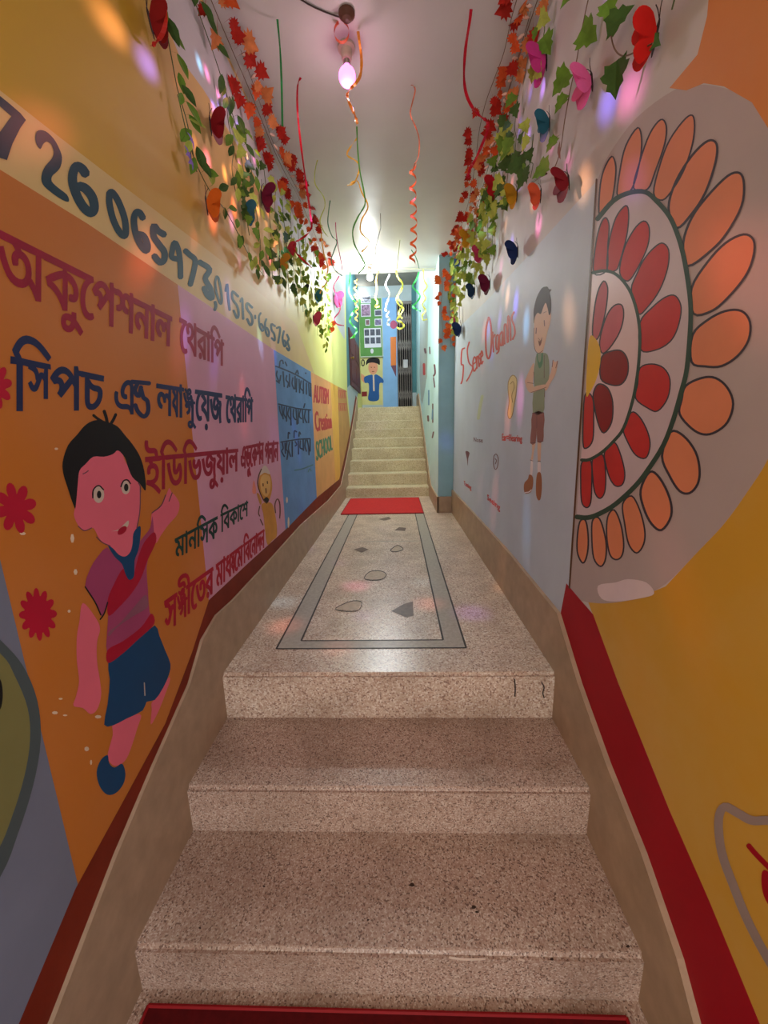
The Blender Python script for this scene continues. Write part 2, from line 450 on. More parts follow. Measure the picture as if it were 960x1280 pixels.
area_patch(bm, LEFT, poly, .00052, 12)
wall_left = structure(link('wall_left', bm, [yellow, white_wall, cream, orange, pinkp, bluep, peach, honey, tan_, slate, teal, greywhite, maroon]))

# ---- right wall
bm = bmesh.new()
box(bm, XR, XR + .16, -1.2, 3.95, -.7, ZC)
box(bm, XN, XR + .16, 3.95, YF + .1, -.7, 3.4)
sr_top = [(992, 1400), (950, 1280), (886.6, 1126), (837, 1013), (773, 854), (741.5, 768), (724, 748), (708, 729)]
# ochre lower field
area_patch(bm, RIGHT, [(735, 752), (760, 752), (795, 748), (832, 733), (872, 690), (905, 655), (932, 618), (962, 570), (1040, 400), (1200, 900), (1100, 1600), (992, 1400), (950, 1280), (886, 1126), (837, 1013), (773, 854), (741, 768)], .00008, 1)
area_patch(bm, RIGHT, [(746, 228), (744, 260), (733, 420), (712, 735), (724, 750)] + [tuple(p) for p in cr([Vector(q) for q in [(735, 753), (760, 754), (795, 748), (832, 730), (872, 690), (905, 655), (932, 618), (962, 570), (1000, 480), (1010, 330), (985, 200), (940, 128), (905, 110), (870, 106), (840, 114), (795, 148), (762, 192), (748, 222)]], False, 4)], .00012, 2)
area_patch(bm, RIGHT, [(889, -40), (884, 20), (872, 68), (837, 110), (858, 113), (880, 104), (905, 108), (940, 128), (985, 200), (1010, 330), (1040, 400), (1200, 100), (1000, -60)], .00016, 3)
area_patch(bm, RIGHT, [(746, 226), (733, 420), (712, 735), (701, 767), (640, 692), (563, 609), (561.5, 413), (575, 408), (612, 372), (660, 320), (700, 276)], .00020, 4)
area_patch(bm, RIGHT, sr_top + list(reversed(sr_bot[:7])) if False else list(sr_bot[:7]) + list(reversed(sr_top)), .00024, 5)
# pilaster front, narrow wall by the upper stairs
fill(bm, PILA, [(XN, .1), (XR, .1), (XR, ZC), (XN, ZC)], .00028, 6)
fill(bm, NARROW, [(3.95, .1), (YF, .1), (YF, 3.4), (3.95, 3.4)], .00032, 7)
area_patch(bm, NARROW, [(535, 400), (534, 470), (528, 505), (526, 500), (524.5, 470), (525, 380), (531, 380)], .00036, 8)
wall_right = structure(link('wall_right', bm, [white_wall, ochre, mauve, orange_r, lavender, crimson_stripe, paleteal, paleaqua, greywhite]))

# ---- ceiling
bm = bmesh.new(); box(bm, XL - .16, XR + .16, -1.2, 4.33, ZC, ZC + .14)
ceiling = structure(link('ceiling', bm, ceilw))
bm = bmesh.new(); box(bm, XL - .16, XR + .16, 4.3, YF + .1, 3.4, 3.5); box(bm, XL - .16, XR + .16, 4.23, 4.33, ZC + .14, 3.4)
structure(link('ceiling', bm, stairceil))
# ---- far wall with the gate opening
GX0, GX1, GZ0, GZ1 = .045, .325, 1.2, 3.12
bm = bmesh.new()
box(bm, XL - .16, GX0, YF, YF + .12, .9, 3.4); box(bm, GX1, XR + .16, YF, YF + .12, .9, 3.4); box(bm, GX0, GX1, YF, YF + .12, GZ1, 3.4)
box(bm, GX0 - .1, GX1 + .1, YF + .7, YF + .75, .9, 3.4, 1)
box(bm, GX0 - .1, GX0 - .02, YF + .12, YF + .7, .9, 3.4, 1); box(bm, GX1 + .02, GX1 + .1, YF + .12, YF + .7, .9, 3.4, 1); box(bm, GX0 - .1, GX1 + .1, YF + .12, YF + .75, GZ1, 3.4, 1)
fill(bm, FAR, [(-.24, 1.2), (GX0, 1.2), (GX0, 3.2), (-.24, 3.2)], .0006, 2)
fill(bm, FAR, [(GX1, 1.5), (XN, 1.5), (XN, 3.4), (GX1, 3.4)], .0006, 3)
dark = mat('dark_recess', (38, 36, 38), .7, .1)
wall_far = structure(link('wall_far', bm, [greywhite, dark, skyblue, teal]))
# ---- door beside the upper stairs
bm = bmesh.new()
dz0 = 1.47
box(bm, XL - .002, XL + .018, 6.0, 7.55, dz0, 2.25)
for a, b in ((6.08, 6.7), (6.82, 7.45)):
    for c, d in ((1.55, 1.85), (1.93, 2.18)): box(bm, XL + .016, XL + .024, a, b, c, d)
door = structure(link('door_1', bm, mat('maroon_door_paint', (92, 48, 48), .5, .12)))
bm = bmesh.new(); lathe(bm, [(.012, 0), (.012, .02), (.022, .03), (.022, .045), (.005, .05)], (XL + .018, 6.06, 1.85), Vector((1, 0, 0)), 12)
link('door_handle', bm, mat('dull_brass', (150, 120, 60), .35, .1, metal=1), door)

# ================================================================== PAINTINGS ON THE LEFT WALL
A = (0, 280, 6); B = (140, 360, 5.0526); C3 = (0, 410, 6); C = (170, 500, 5.0526); D = (190, 610, 5.647)
N1 = (0, 110, 6); N2 = (130, 220, 6); N3 = (250, 330, 8)
def tr(T, strokes): # to image pixels
    ox, oy, s = T
    return [([(ox + a / s, oy + b / s) for a, b in p], w * .86 / s) for p, w in strokes]
def ws(w, *ps): return [(p, w) for p in ps]

def outlines(text, bold):
    """closed outlines of a run of characters, as lists of 2-D points"""
    cu = bpy.data.curves.new('tmp', 'FONT'); cu.body = text; cu.size = 1; cu.resolution_u = 2; cu.offset = bold; cu.fill_mode = 'NONE'
    ob = bpy.data.objects.new('tmp', cu); COL.objects.link(ob)
    bpy.context.view_layer.update()
    me = bpy.data.meshes.new_from_object(ob.evaluated_get(bpy.context.evaluated_depsgraph_get()))
    nb_ = {}
    for e in me.edges:
        a, b = e.vertices; nb_.setdefault(a, []).append(b); nb_.setdefault(b, []).append(a)
    seen = set(); loops = []
    for v0 in range(len(me.vertices)):
        if v0 in seen or v0 not in nb_: continue
        loop = [v0]; seen.add(v0); cur = v0
        # follow the stored edge order so that the winding is kept
        while True:
            nx = [w for w in nb_[cur] if w not in seen]
            if not nx: break
            w = (cur + 1) if (cur + 1) in nx else nx[0]
            loop.append(w); seen.add(w); cur = w
        loops.append([Vector((me.vertices[k].co.x, me.vertices[k].co.y)) for k in loop])
    bpy.data.objects.remove(ob); bpy.data.curves.remove(cu); bpy.data.meshes.remove(me)
    return [l for l in loops if len(l) > 2]
def area2(l): return sum(l[k - 1].x * l[k].y - l[k].x * l[k - 1].y for k in range(len(l))) / 2
def inside(p, l):
    c = False
    for k in range(len(l)):
        a, b = l[k - 1], l[k]
        if (a.y > p.y) != (b.y > p.y) and p.x < (b.x - a.x) * (p.y - a.y) / (b.y - a.y) + a.x: c = not c
    return c
from mathutils.geometry import delaunay_2d_cdt
def lay_words(name, parent, plane, m, words, off, label=None, brush=0):
    """words = [(pieces, (top-left, top-right, base-right, base-left) in the photograph, baseline, top)]"""
    bm = bmesh.new(); lift = 0
    for pieces, quad, ybase, ytop in words:
        if isinstance(pieces, str): pieces = [(pieces,)]
        L = []; pen = 0
        for pc in pieces:
            t, sx, sy, y0, dx = (list(pc) + [1, 1, 0, 0][len(pc) - 1:])
            ls = outlines(t, 0)
            if not ls: continue
            mx = max(p.x for l in ls for p in l); mn = min(0, min(p.x for l in ls for p in l))
            pen += dx
            L += [[Vector((pen + p.x * sx, y0 + p.y * sy)) for p in l] for l in ls]
            pen += (mx - .012) * sx
        x0 = min(p.x for l in L for p in l); x1 = max(p.x for l in L for p in l)
        if ybase is None: ybase = min(p.y for l in L for p in l); ytop = max(p.y for l in L for p in l)
        tl, t_r, br, bl = [Vector(plane.uv(*q)) for q in quad]
        def W(p):
            a = (p.x - x0) / (x1 - x0); b = (p.y - ybase) / (ytop - ybase)
            return (bl * (1 - a) + br * a) * (1 - b) + (tl * (1 - a) + t_r * a) * b
        verts = []; edges = []
        for l in L:
            n0 = len(verts); verts += l; edges += [(n0 + k, n0 + (k + 1) % len(l)) for k in range(len(l))]
        r = delaunay_2d_cdt(verts, edges, [], 0, 1e-6)
        lift += 1
        def P3(p, h): w = W(p); return plane.pt(w.x, w.y, h)
        vs = [bm.verts.new(P3(p, off)) for p in r[0]]
        segs = [(l[k - 1], l[k]) for l in L for k in range(len(l))]
        for t in r[2]:
            c = (r[0][t[0]] + r[0][t[1]] + r[0][t[2]]) / 3; wn = 0
            for p, q in segs:
                if (p.y <= c.y) != (q.y <= c.y):
                    x = p.x + (q.x - p.x) * (c.y - p.y) / (q.y - p.y)
                    if x > c.x: wn += 1 if q.y > p.y else -1
            if wn:
                f = bm.faces.new([vs[k] for k in t]); f.normal_update()
                if f.normal[plane.axis] * plane.n < 0: f.normal_flip()
        # the brush thickens every outline a little
        if brush:
            bw = .046 * ((Vector(quad[0]) - Vector(quad[3])).length + (Vector(quad[1]) - Vector(quad[2])).length) / 2
            for i, l in enumerate(L):
                Wp = [P3(p, off) for p in l]
                px = []
                for p in Wp:
                    d = p - O; z = d.dot(FW); px.append((480 + FPX * d.dot(RT) / z, 640 - FPX * d.dot(UP) / z))
                stroke(bm, plane, px, bw, off + .00003 + (i % 8) * .00001, n=1, closed=True)
    o = link(name, bm, m, parent)
    if label: o['label'] = label
    return o
def word(text, quad, m, name, parent, plane, off, label=None, brush=1):
    return lay_words(name, parent, plane, m, [(text, quad, None, None)], off, label, brush)
HD = .622
# telephone number in the cream band
polys = [[(-60, 20), (0, 62), (60, 110), (150, 188), (192, 240), (150, 300), (90, 420), (50, 540), (0, 525), (-60, 500), (-60, 350), (0, 325), (82, 212), (0, 140), (-60, 100)]]
polys2 = [[(262, 360), (285, 318), (340, 325), (400, 380), (440, 450), (463, 520), (452, 590), (422, 630), (390, 660), (386, 700), (430, 745), (500, 800), (515, 850), (470, 842), (380, 782), (318, 722), (308, 660), (335, 590), (385, 530), (400, 480), (382, 425), (350, 402), (322, 420), (300, 458), (270, 420)]]
bm = bmesh.new()
area_patch(bm, LEFT, [(N1[0] + a / 6, N1[1] + b / 6) for a, b in polys[0]], .00068)
area_patch(bm, LEFT, [(N1[0] + a / 6, N1[1] + b / 6) for a, b in polys2[0]], .00068, 0, True, 3)
S = tr(N1, ws(56, [(640, 645), (612, 605), (570, 588), (545, 640), (545, 720), (580, 820), (630, 900), (680, 935), (705, 900), (690, 820), (640, 755), (590, 735)]))
S += tr(N2, ws(40, [(40, 125), (38, 200), (65, 320), (110, 415), (150, 450), (162, 410), (150, 310), (105, 190), (62, 125), (40, 125)],
    [(290, 315), (265, 275), (238, 275), (222, 330), (235, 430), (275, 520), (315, 560), (325, 520), (295, 450), (245, 435)],
    [(450, 440), (405, 412), (372, 375), (370, 450), (412, 515), (450, 570), (448, 630), (415, 645), (375, 600)]) + ws(34,
    [(560, 625), (508, 610), (510, 560), (528, 500), (555, 550), (570, 650), (572, 760)],
    [(608, 560), (640, 590), (682, 632), (670, 720), (645, 815)],
    [(715, 645), (790, 700), (758, 770), (800, 850), (808, 915), (775, 895), (748, 840)]))
S += tr(N3, ws(26, [(150, 380), (156, 420), (145, 460)], [(165, 125), (150, 190), (165, 300), (200, 392), (215, 380), (210, 280), (185, 150), (165, 125)],
    [(255, 270), (270, 200), (280, 330), (295, 460)], [(380, 325), (325, 275), (325, 350), (370, 420), (385, 500), (368, 540), (335, 465)],
    [(405, 375), (420, 350), (430, 550)], [(520, 435), (470, 392), (470, 450), (510, 510), (522, 580), (500, 610), (470, 550)]) + ws(22,
    [(550, 515), (552, 545)], [(605, 490), (588, 530), (595, 620), (622, 670), (632, 640), (612, 600), (597, 615)],
    [(662, 550), (648, 600), (660, 690), (682, 722), (688, 680), (668, 640), (655, 650)],
    [(750, 622), (712, 602), (715, 660), (740, 700), (745, 765), (715, 740)], [(765, 640), (800, 642), (780, 790)],
    [(838, 670), (824, 740), (840, 820), (858, 810), (848, 770), (830, 765)], [(868, 705), (886, 750), (874, 780), (892, 840), (885, 865), (865, 840)]))
for i, (p, w) in enumerate(S): stroke(bm, LEFT, p, w * (1.45 if i < 8 else 1.12), .00068 + i * .000012)
link('painted_telephone_number', bm, tealdark, wall_left)['label'] = 'dark teal telephone number painted along the cream band'

def lettering(name, strokes, m, label, layer=.00068):
    bm = bmesh.new()
    for i, (p, w) in enumerate(strokes): stroke(bm, LEFT, p, w, layer + i * .000012)
    o = link(name, bm, m, wall_left); o['label'] = label; return o

lay_words('painted_lettering', wall_left, LEFT, crimson, [
    ('\u0985\u0995\u09c1\u09c7\u09aa\u09b6\u09a8\u09be\u09b2', [(-6, 286), (214, 397), (213, 434), (-6, 358)], 0, HD),
    ('\u09c7\u09a5\u09b0\u09be\u09bf\u09aa', [(224, 397), (279, 429), (279, 458), (224, 439)], 0, HD)], .00066, 'crimson top line of lettering under the telephone number', 3.0)
lay_words('painted_lettering', wall_left, LEFT, navy, [
    ([('\u09bf',), ('\u09b8', .62, .74, .16, -.42), ('\u09aa',), ('\u099a',)], [(13, 446), (129, 471), (129, 513), (13, 514)], 0, HD),
    ('\u098f', [(143, 474), (165.5, 477), (165.5, 518), (143, 513)], 0, HD),
    ([('\u09b2',), ('\u09af', .5, 1, 0), ('\u09be',), ('\u0999', .75, .55, .28), ('\u0997\u09c1', .85, .62, -.02, -.40), ('\u09c7\u09af\u09bc',), ('\u099c',)], [(195, 480), (277, 492.5), (277, 529), (195, 518)], 0, HD),
    ('\u09c7\u09a5\u09b0\u09be\u09bf\u09aa', [(282, 494.5), (315.5, 499.5), (315.5, 527.5), (282, 528.5)], 0, HD)], .00066, 'navy line of lettering above the painted boy', 2.6)
lay_words('painted_lettering', wall_left, LEFT, crimson, [
    ('\u0987\u09bf\u09a1\u09bf\u09ad\u099c\u09c1\u09af\u09bc\u09be\u09b2', [(181, 572), (297, 561.5), (297, 589), (181, 617)], 0, HD),
    ('\u098f\u09a1\u09c1\u09c7\u0995\u09b6\u09a8', [(301, 559), (329, 553.5), (329, 579.5), (301, 586.5)], 0, HD),
    ([('\u09aa', .8), ('\u09b2', .8), ('\u09be',), ('\u09a8',)], [(331, 554.5), (347.5, 552.5), (347.5, 576), (331, 581)], 0, HD)], .00066, 'crimson line of lettering beside the painted boy\'s raised hand', 2.4)
lay_words('painted_lettering', wall_left, LEFT, greend, [
    ('\u09ae\u09be\u09a8\u09bf\u09b8\u0995', [(218, 674), (271.5, 645.5), (271.5, 671), (218, 699)], 0, HD),
    ('\u09bf\u09ac\u0995\u09be\u09c7\u09b6', [(275.5, 643), (309.5, 627), (309.5, 644.5), (275.5, 666)], 0, HD)], .00066, 'dark green line of lettering below the crimson one', 1.9)
lay_words('painted_lettering', wall_left, LEFT, mat('red_crimson_lettering_paint', (166, 22, 46), .56, .1, scale=20), [
    ([('\u09b8',), ('\u0999', .75, .55, .28), ('\u0997', .8, .62, 0, -.42), ('\u09c0',), ('\u09c7\u09a4\u09b0',)], [(205, 752), (266, 709), (266, 741), (205, 793)], 0, HD),
    ([('\u09ae\u09be\u09a7',), ('\u09af', .5), ('\u09c7\u09ae',)], [(269.5, 706), (303, 681), (303, 706), (269.5, 737)], 0, HD),
    ('\u09bf\u09ac\u09c7\u09a8\u09be\u09a6\u09a8', [(304, 680.5), (330, 661.5), (330, 684), (304, 705)], 0, HD)], .00066, 'red bottom line of lettering rising along the brown stripe', 1.7)

bm = bmesh.new()
for i, (p, w) in enumerate(tr(B, ws(32, [(122, 592), (235, 602)], [(158, 605), (142, 650), (168, 682), (182, 625)], [(182, 640), (196, 690), (222, 715), (226, 780), (200, 812), (162, 780), (145, 738)]))): stroke(bm, LEFT, p, w, .00072 + i * .000012)
link('painted_lettering', bm, navy, wall_left)
# blue zone: three rows; peach zone: three words; tan zone: two rows
B1 = (335, 430, 10.667); BW = 1.3; B2 = (335, 520, 10.667)
S = tr(B1, ws(17 * BW, [(100, 295), (240, 350), (400, 425), (570, 532)], [(150, 312), (160, 232), (190, 220), (202, 262)], [(228, 240), (250, 292)], [(368, 392), (390, 350), (402, 402)], [(498, 385), (504, 395)], [(120, 360), (112, 420), (150, 500), (168, 420)], [(110, 490), (152, 522)],
  [(200, 370), (205, 450), (215, 570)], [(248, 420), (240, 480), (270, 520), (258, 580)], [(285, 400), (285, 570)], [(330, 450), (320, 530), (345, 600)], [(360, 430), (360, 600)], [(382, 460), (375, 640)], [(412, 470), (420, 650)], [(440, 490), (430, 580), (460, 620)], [(470, 490), (470, 660)], [(510, 520), (510, 670)], [(540, 530), (550, 690)], [(570, 530), (570, 700)]))
S += tr(B1, ws(16 * BW, [(138, 800), (300, 840), (400, 862), (570, 880)], [(475, 850), (490, 795)], [(150, 830), (160, 900), (185, 960)], [(180, 820), (200, 1000)], [(215, 840), (208, 930), (240, 990)], [(245, 840), (245, 1030)], [(280, 850), (262, 940), (300, 1010)], [(300, 850), (305, 1080)], [(340, 870), (335, 960), (365, 1010)], [(372, 870), (385, 1070)],
  [(400, 880), (400, 1060)], [(430, 880), (415, 960), (445, 1000)], [(455, 880), (470, 1050)], [(495, 890), (485, 980), (515, 1050)], [(540, 890), (540, 1050)]))
S += tr(B2, ws(16 * BW, [(168, 348), (400, 312), (560, 302)], [(266, 300), (270, 220), (288, 235)], [(346, 290), (350, 200), (380, 212)], [(410, 270), (416, 212), (432, 242)], [(190, 360), (200, 430), (180, 470), (215, 540)], [(225, 360), (230, 500)], [(250, 350), (240, 440), (262, 480), (250, 580)], [(285, 350), (270, 440), (300, 540)], [(320, 340), (322, 540)],
  [(360, 340), (380, 380), (360, 400)], [(400, 330), (405, 510)], [(430, 330), (425, 420), (460, 440)], [(465, 320), (470, 460)], [(500, 320), (490, 400), (510, 470)], [(520, 320), (540, 420), (545, 520)], [(560, 305), (560, 470)]))
lettering('painted_lettering', S, mat('blue_black_lettering_paint', (40, 54, 84), .5, .1, scale=20), 'three rows of dark lettering on the blue zone', .00074)
bm = bmesh.new(); stroke(bm, LEFT, [(368, 588), (378, 586), (391, 581)], 1.4, .00074); stroke(bm, LEFT, [(385, 590), (387, 586), (389, 589)], 1.2, .00076)
link('painted_signature', bm, teal, wall_left)

OT = (385, 460, 9.143)
def oq(*pts): return [(OT[0] + a / OT[2], OT[1] + b / OT[2]) for a, b in pts]
word('AUTISM', oq((62, 185), (232, 240), (232, 415), (62, 398)), redlet, 'painted_lettering', wall_left, LEFT, .00079, 'red word at the top of the peach zone')
word('Creation', oq((72, 490), (262, 520), (268, 690), (85, 730)), redlet, 'painted_lettering', wall_left, LEFT, .00079, 'red word in the middle of the peach zone')
word('SCHOOL', oq((88, 840), (265, 765), (278, 935), (95, 1065)), greenlet, 'painted_lettering', wall_left, LEFT, .00079, 'green word at the bottom of the peach zone')
S = []
for y0, y1, h in ((252, 262, 95), (405, 402, 85)):
    S += tr(OT, ws(7, [(348, y0), (440, y1 + 8)]))
    for i in range(8):
        x = 352 + i * 11
        S += tr(OT, ws(6, [(x, y0 + 8), (x + (4 if i % 2 else -2), y0 + h * .5), (x + 5, y0 + h)]))
lettering('painted_lettering', S, redlet, 'two rows of small red lettering on the tan zone', .00079)

# ---- the boy
K1 = (60, 510, 5.3333); K2 = (60, 660, 5.3333); K3 = (60, 830, 5.3333)
boy = paint('painted_boy', wall_left, LEFT, skinp, T=K1, layer=1, label='painted boy with black hair, purple shirt and blue shorts', polys=[
    [(178, 655), (195, 500), (205, 420), (300, 320), (465, 275), (520, 370), (600, 480), (614, 560), (606, 700), (590, 800), (565, 910), (545, 985), (510, 1000), (470, 985), (430, 945), (390, 915), (340, 870), (300, 800), (250, 816), (205, 790), (172, 720)],
    [(690, 705), (745, 665), (780, 600), (805, 535), (822, 560), (850, 590), (875, 640), (860, 710), (800, 780), (750, 850), (715, 900), (690, 800)],
    [(230, 1300), (310, 1390), (345, 1470), (325, 1560), (325, 1690), (345, 1820), (352, 1920), (325, 2010), (280, 2040), (230, 2000), (168, 1985), (185, 1920), (205, 1820), (190, 1680), (190, 1530), (208, 1420)],
    [(440, 2090), (610, 2040), (595, 2130), (535, 2310), (490, 2370), (440, 2385), (400, 2345), (400, 2290), (430, 2180)],
    [(690, 1965), (740, 1910), (800, 1800), (812, 1815), (790, 1880), (740, 2010), (685, 2110), (690, 2010)]])
paint('hair', boy, LEFT, black, T=K1, layer=2.2, n=3, polys=[
    [(172, 658), (150, 600), (128, 530), (100, 440), (95, 360), (130, 250), (190, 180), (240, 120), (290, 88), (340, 80), (390, 92), (460, 122), (510, 180), (560, 240), (610, 320), (640, 420), (650, 550), (610, 505), (560, 460), (530, 390), (510, 330), (465, 283), (430, 308), (370, 325), (300, 325), (250, 372), (207, 420), (196, 510), (182, 660)]],
    strokes=ws(18, [(300, 48), (330, 72), (360, 90)]) + ws(22, [(372, 20), (385, 60), (392, 95)]) + ws(20, [(450, 42), (435, 75), (420, 100)]))
def ell(cx, cy, rx, ry, n=14): return [(cx + rx * math.cos(2 * PI * k / n), cy + ry * math.sin(2 * PI * k / n)) for k in range(n)]
for cx, cy, rx, ry, arc in ((335, 577, 37, 56, [(296, 600), (300, 545), (335, 517), (368, 545)]), (516, 530, 29, 45, [(484, 525), (500, 487), (528, 480), (548, 505)])):
    e = paint('eye', boy, LEFT, eyew, T=K1, layer=2.6, polys=[ell(cx, cy, rx, ry)])
    # iris and lash line lie on the eye
    bm = bmesh.new()
    area_patch(bm, LEFT, [(K1[0] + a / K1[2], K1[1] + b / K1[2]) for a, b in ell(cx + 3, cy, 15, 26)], .00090)
    stroke(bm, LEFT, [(K1[0] + a / K1[2], K1[1] + b / K1[2]) for a, b in arc], 9 / K1[2], .00091)
    link('pupil', bm, black, boy)
paint('mouth', boy, LEFT, eyew, T=K1, layer=2.6, polys=[[(420, 822), (470, 808), (532, 750), (528, 792), (480, 815)]])
paint('lips', boy, LEFT, cherry, T=K1, layer=3.0, polys=[[(464, 842), (468, 812), (500, 788), (522, 793), (516, 820), (490, 842)]])
paint('outline', boy, LEFT, plum, T=K1, layer=3.0, strokes=ws(7, [(230, 440), (250, 430), (266, 418)], [(198, 788), (240, 818), (288, 800)], [(320, 860), (360, 897), (412, 920)], [(613, 520), (613, 640), (606, 720), (590, 800)], [(826, 565), (805, 622)], [(782, 580), (752, 650), (690, 700)], [(600, 500), (612, 520), (616, 560)]))
paint('shirt', boy, LEFT, purplep, T=K2, layer=2.0, n=2, polys=[
    [(392, 128), (440, 189), (520, 200), (600, 102), (640, 52), (680, -2), (695, -80), (705, 30), (720, 90), (680, 170), (655, 260), (665, 420), (675, 560), (705, 640), (600, 740), (400, 895), (396, 640), (400, 500), (355, 590), (310, 490), (245, 390), (280, 270), (330, 190)]])
paint('shirt_stripe', boy, LEFT, cherry, T=K2, layer=2.5, polys=[
    [(500, 270), (430, 390), (396, 480), (401, 585), (470, 530), (560, 430), (620, 330), (660, 220), (718, 92), (704, 28), (640, 95), (600, 190), (570, 310), (545, 345)],
    [(396, 812), (500, 752), (620, 660), (686, 570), (706, 640), (600, 742), (490, 842), (398, 900)]])
paint('shirt_stripe', boy, LEFT, greystr, T=K2, layer=2.5, polys=[[(405, 690), (470, 640), (560, 540), (640, 450), (660, 470), (660, 530), (560, 592), (460, 662), (405, 722)]])
paint('collar', boy, LEFT, bluesh, T=K2, layer=3.0, n=3, polys=[
    [(398, 120), (430, 135), (470, 178), (512, 190), (547, 158), (562, 100), (566, 40), (590, 0), (615, -8), (612, 80), (600, 150), (575, 220), (572, 320), (540, 347), (515, 310), (490, 240), (440, 190)]])
paint('shorts', boy, LEFT, bluesh, T=K3, layer=2.0, n=2, polys=[
    [(400, -7), (490, -67), (600, -167), (710, -257), (740, -190), (780, -90), (815, 0), (805, 70), (765, 160), (710, 240), (655, 252), (630, 310), (520, 365), (430, 410), (372, 405), (395, 270), (410, 100)]])
paint('outline', boy, LEFT, eyew, T=K3, layer=3.0, strokes=ws(7, [(640, 125), (642, 170), (644, 210)]))
paint('outline', boy, LEFT, black, T=K2, layer=3.4, strokes=ws(9, [(396, 495), (372, 570), (345, 610)], [(245, 392), (310, 492), (350, 580)]))
paint('shoe', boy, LEFT, bluesh, T=K3, layer=2.4, polys=[[(395, 608), (350, 640), (322, 720), (340, 810), (390, 870), (450, 860), (500, 800), (514, 730), (492, 665), (440, 690), (405, 660)]])

# ---- crimson flowers, bare plaster chips, green disc
def flower(cx, cy, rx, ry, n, dp, ph, slant):
    pts = []
    N = n * 8
    for k in range(N):
        t = 2 * PI * k / N
        r = 1 - dp * (1 - abs(math.cos(n * (t + ph) / 2)) ** .7)
        x, y = rx * r * math.cos(t), ry * r * math.sin(t)
        pts.append((cx + x, cy + y + slant * x))
    return pts
paint('painted_flower', wall_left, LEFT, flowerp, layer=1, smooth=False, label='crimson painted flower with eight petals left of the boy', polys=[flower(19, 635, 27, 32, 8, .5, .3, .1)])
paint('painted_flower', wall_left, LEFT, flowerp, layer=1, smooth=False, label='crimson painted flower with many thin petals beside the boy\'s arm', polys=[flower(47, 768, 24, 33, 12, .42, .1, .1)])
paint('painted_flower', wall_left, LEFT, flowerp, layer=1, smooth=False, label='crimson painted flower cut by the edge of the photo', polys=[flower(-8, 482, 23, 30, 9, .5, .2, .1)])
pp = [(28, 666), (89, 668), (94, 715), (86, 764)]
chipl = [[(K3[0] + a / K3[2], K3[1] + b / K3[2]) for a, b in ell(x, y, rx, ry, 7)] for x, y, rx, ry in ((82, 232, 14, 7), (44, 325, 20, 11), (112, 342, 16, 6), (332, 352, 22, 12), (256, 566, 16, 16), (285, 656, 7, 18))]
chipl += [ell(28, 667, 4, 2, 6), ell(90, 673, 2.5, 6, 6), ell(94, 715, 2.5, 4, 6), ell(86, 764, 2, 2, 6), ell(70, 561, 2.5, 1.6, 6)]
bm = bmesh.new()
for c in chipl: area_patch(bm, LEFT, c, .00067)
area_patch(bm, LEFT, ell(360.5, 653, 1.2, 7, 8), .00067); area_patch(bm, LEFT, ell(358.5, 625, 1.2, 4, 8), .00067)
link('bare_plaster_chip', bm, chipw, wall_left)['label'] = 'pale chips where the paint has flaked off'
disc = paint('painted_disc', wall_left, LEFT, darkslate, layer=1, smooth=True, label='olive green disc with dark outline at the left edge', polys=[[(-150, 700), (-60, 740), (0, 800), (28, 832), (46, 875), (50.5, 925), (41, 982), (22, 1042), (0, 1096), (-60, 1190), (-150, 1150)]])
paint('disc_centre', disc, LEFT, olive, layer=1.6, smooth=True, polys=[[(-160, 740), (-60, 770), (0, 817), (18, 845), (34, 885), (37, 925), (30, 970), (14, 1022), (-6, 1068), (-60, 1150), (-160, 1120)]])
paint('disc_mark', disc, LEFT, black, layer=2.2, smooth=True, polys=[ell(-2, 868, 5, 20, 10)])

# ---- the painted monkey on the pink zone
MK = (300, 570, 9.846)
mon = paint('painted_monkey', wall_left, LEFT, monkeyp, T=MK, layer=2, label='small painted golden monkey on the pink zone', polys=[
    [(262, 600), (285, 720), (305, 900), (335, 1090), (395, 1040), (450, 985), (452, 850), (430, 720), (395, 590), (330, 570)], [(310, 140), (255, 215), (226, 340), (250, 450), (290, 545), (330, 580), (368, 520), (394, 400), (385, 280), (350, 170)],
    [(205, 460), (235, 470), (265, 560), (250, 600), (225, 540)]])
paint('face', mon, LEFT, mat('tan_face_paint', (214, 166, 96), .45, .06), T=MK, layer=2.6, polys=[[(300, 225), (255, 270), (248, 360), (270, 450), (320, 500), (360, 450), (375, 350), (365, 255)]])
paint('hair', mon, LEFT, eyew, T=MK, layer=3.0, polys=[[(240, 240), (262, 160), (305, 115), (345, 160), (365, 225), (300, 205)]])
paint('outline', mon, LEFT, brownp, T=MK, layer=3.4, strokes=ws(14, [(262, 160), (230, 240), (216, 340), (245, 450), (290, 545), (328, 582)], [(435, 700), (428, 600), (455, 530), (485, 570), (492, 680), (486, 765)], [(240, 620), (226, 700), (240, 740)], [(248, 780), (280, 850)], [(316, 400), (320, 455)], [(281, 340), (283, 370)], [(334, 312), (336, 340)]))
paint('mouth', mon, LEFT, black, T=MK, layer=3.6, polys=[[(290, 540), (325, 505), (355, 540), (325, 585)]])
paint('ear', mon, LEFT, mat('salmon_ear_paint', (224, 132, 112), .45, .05), T=MK, layer=2.6, polys=[[(150, 445), (165, 300), (192, 380), (192, 462)]])

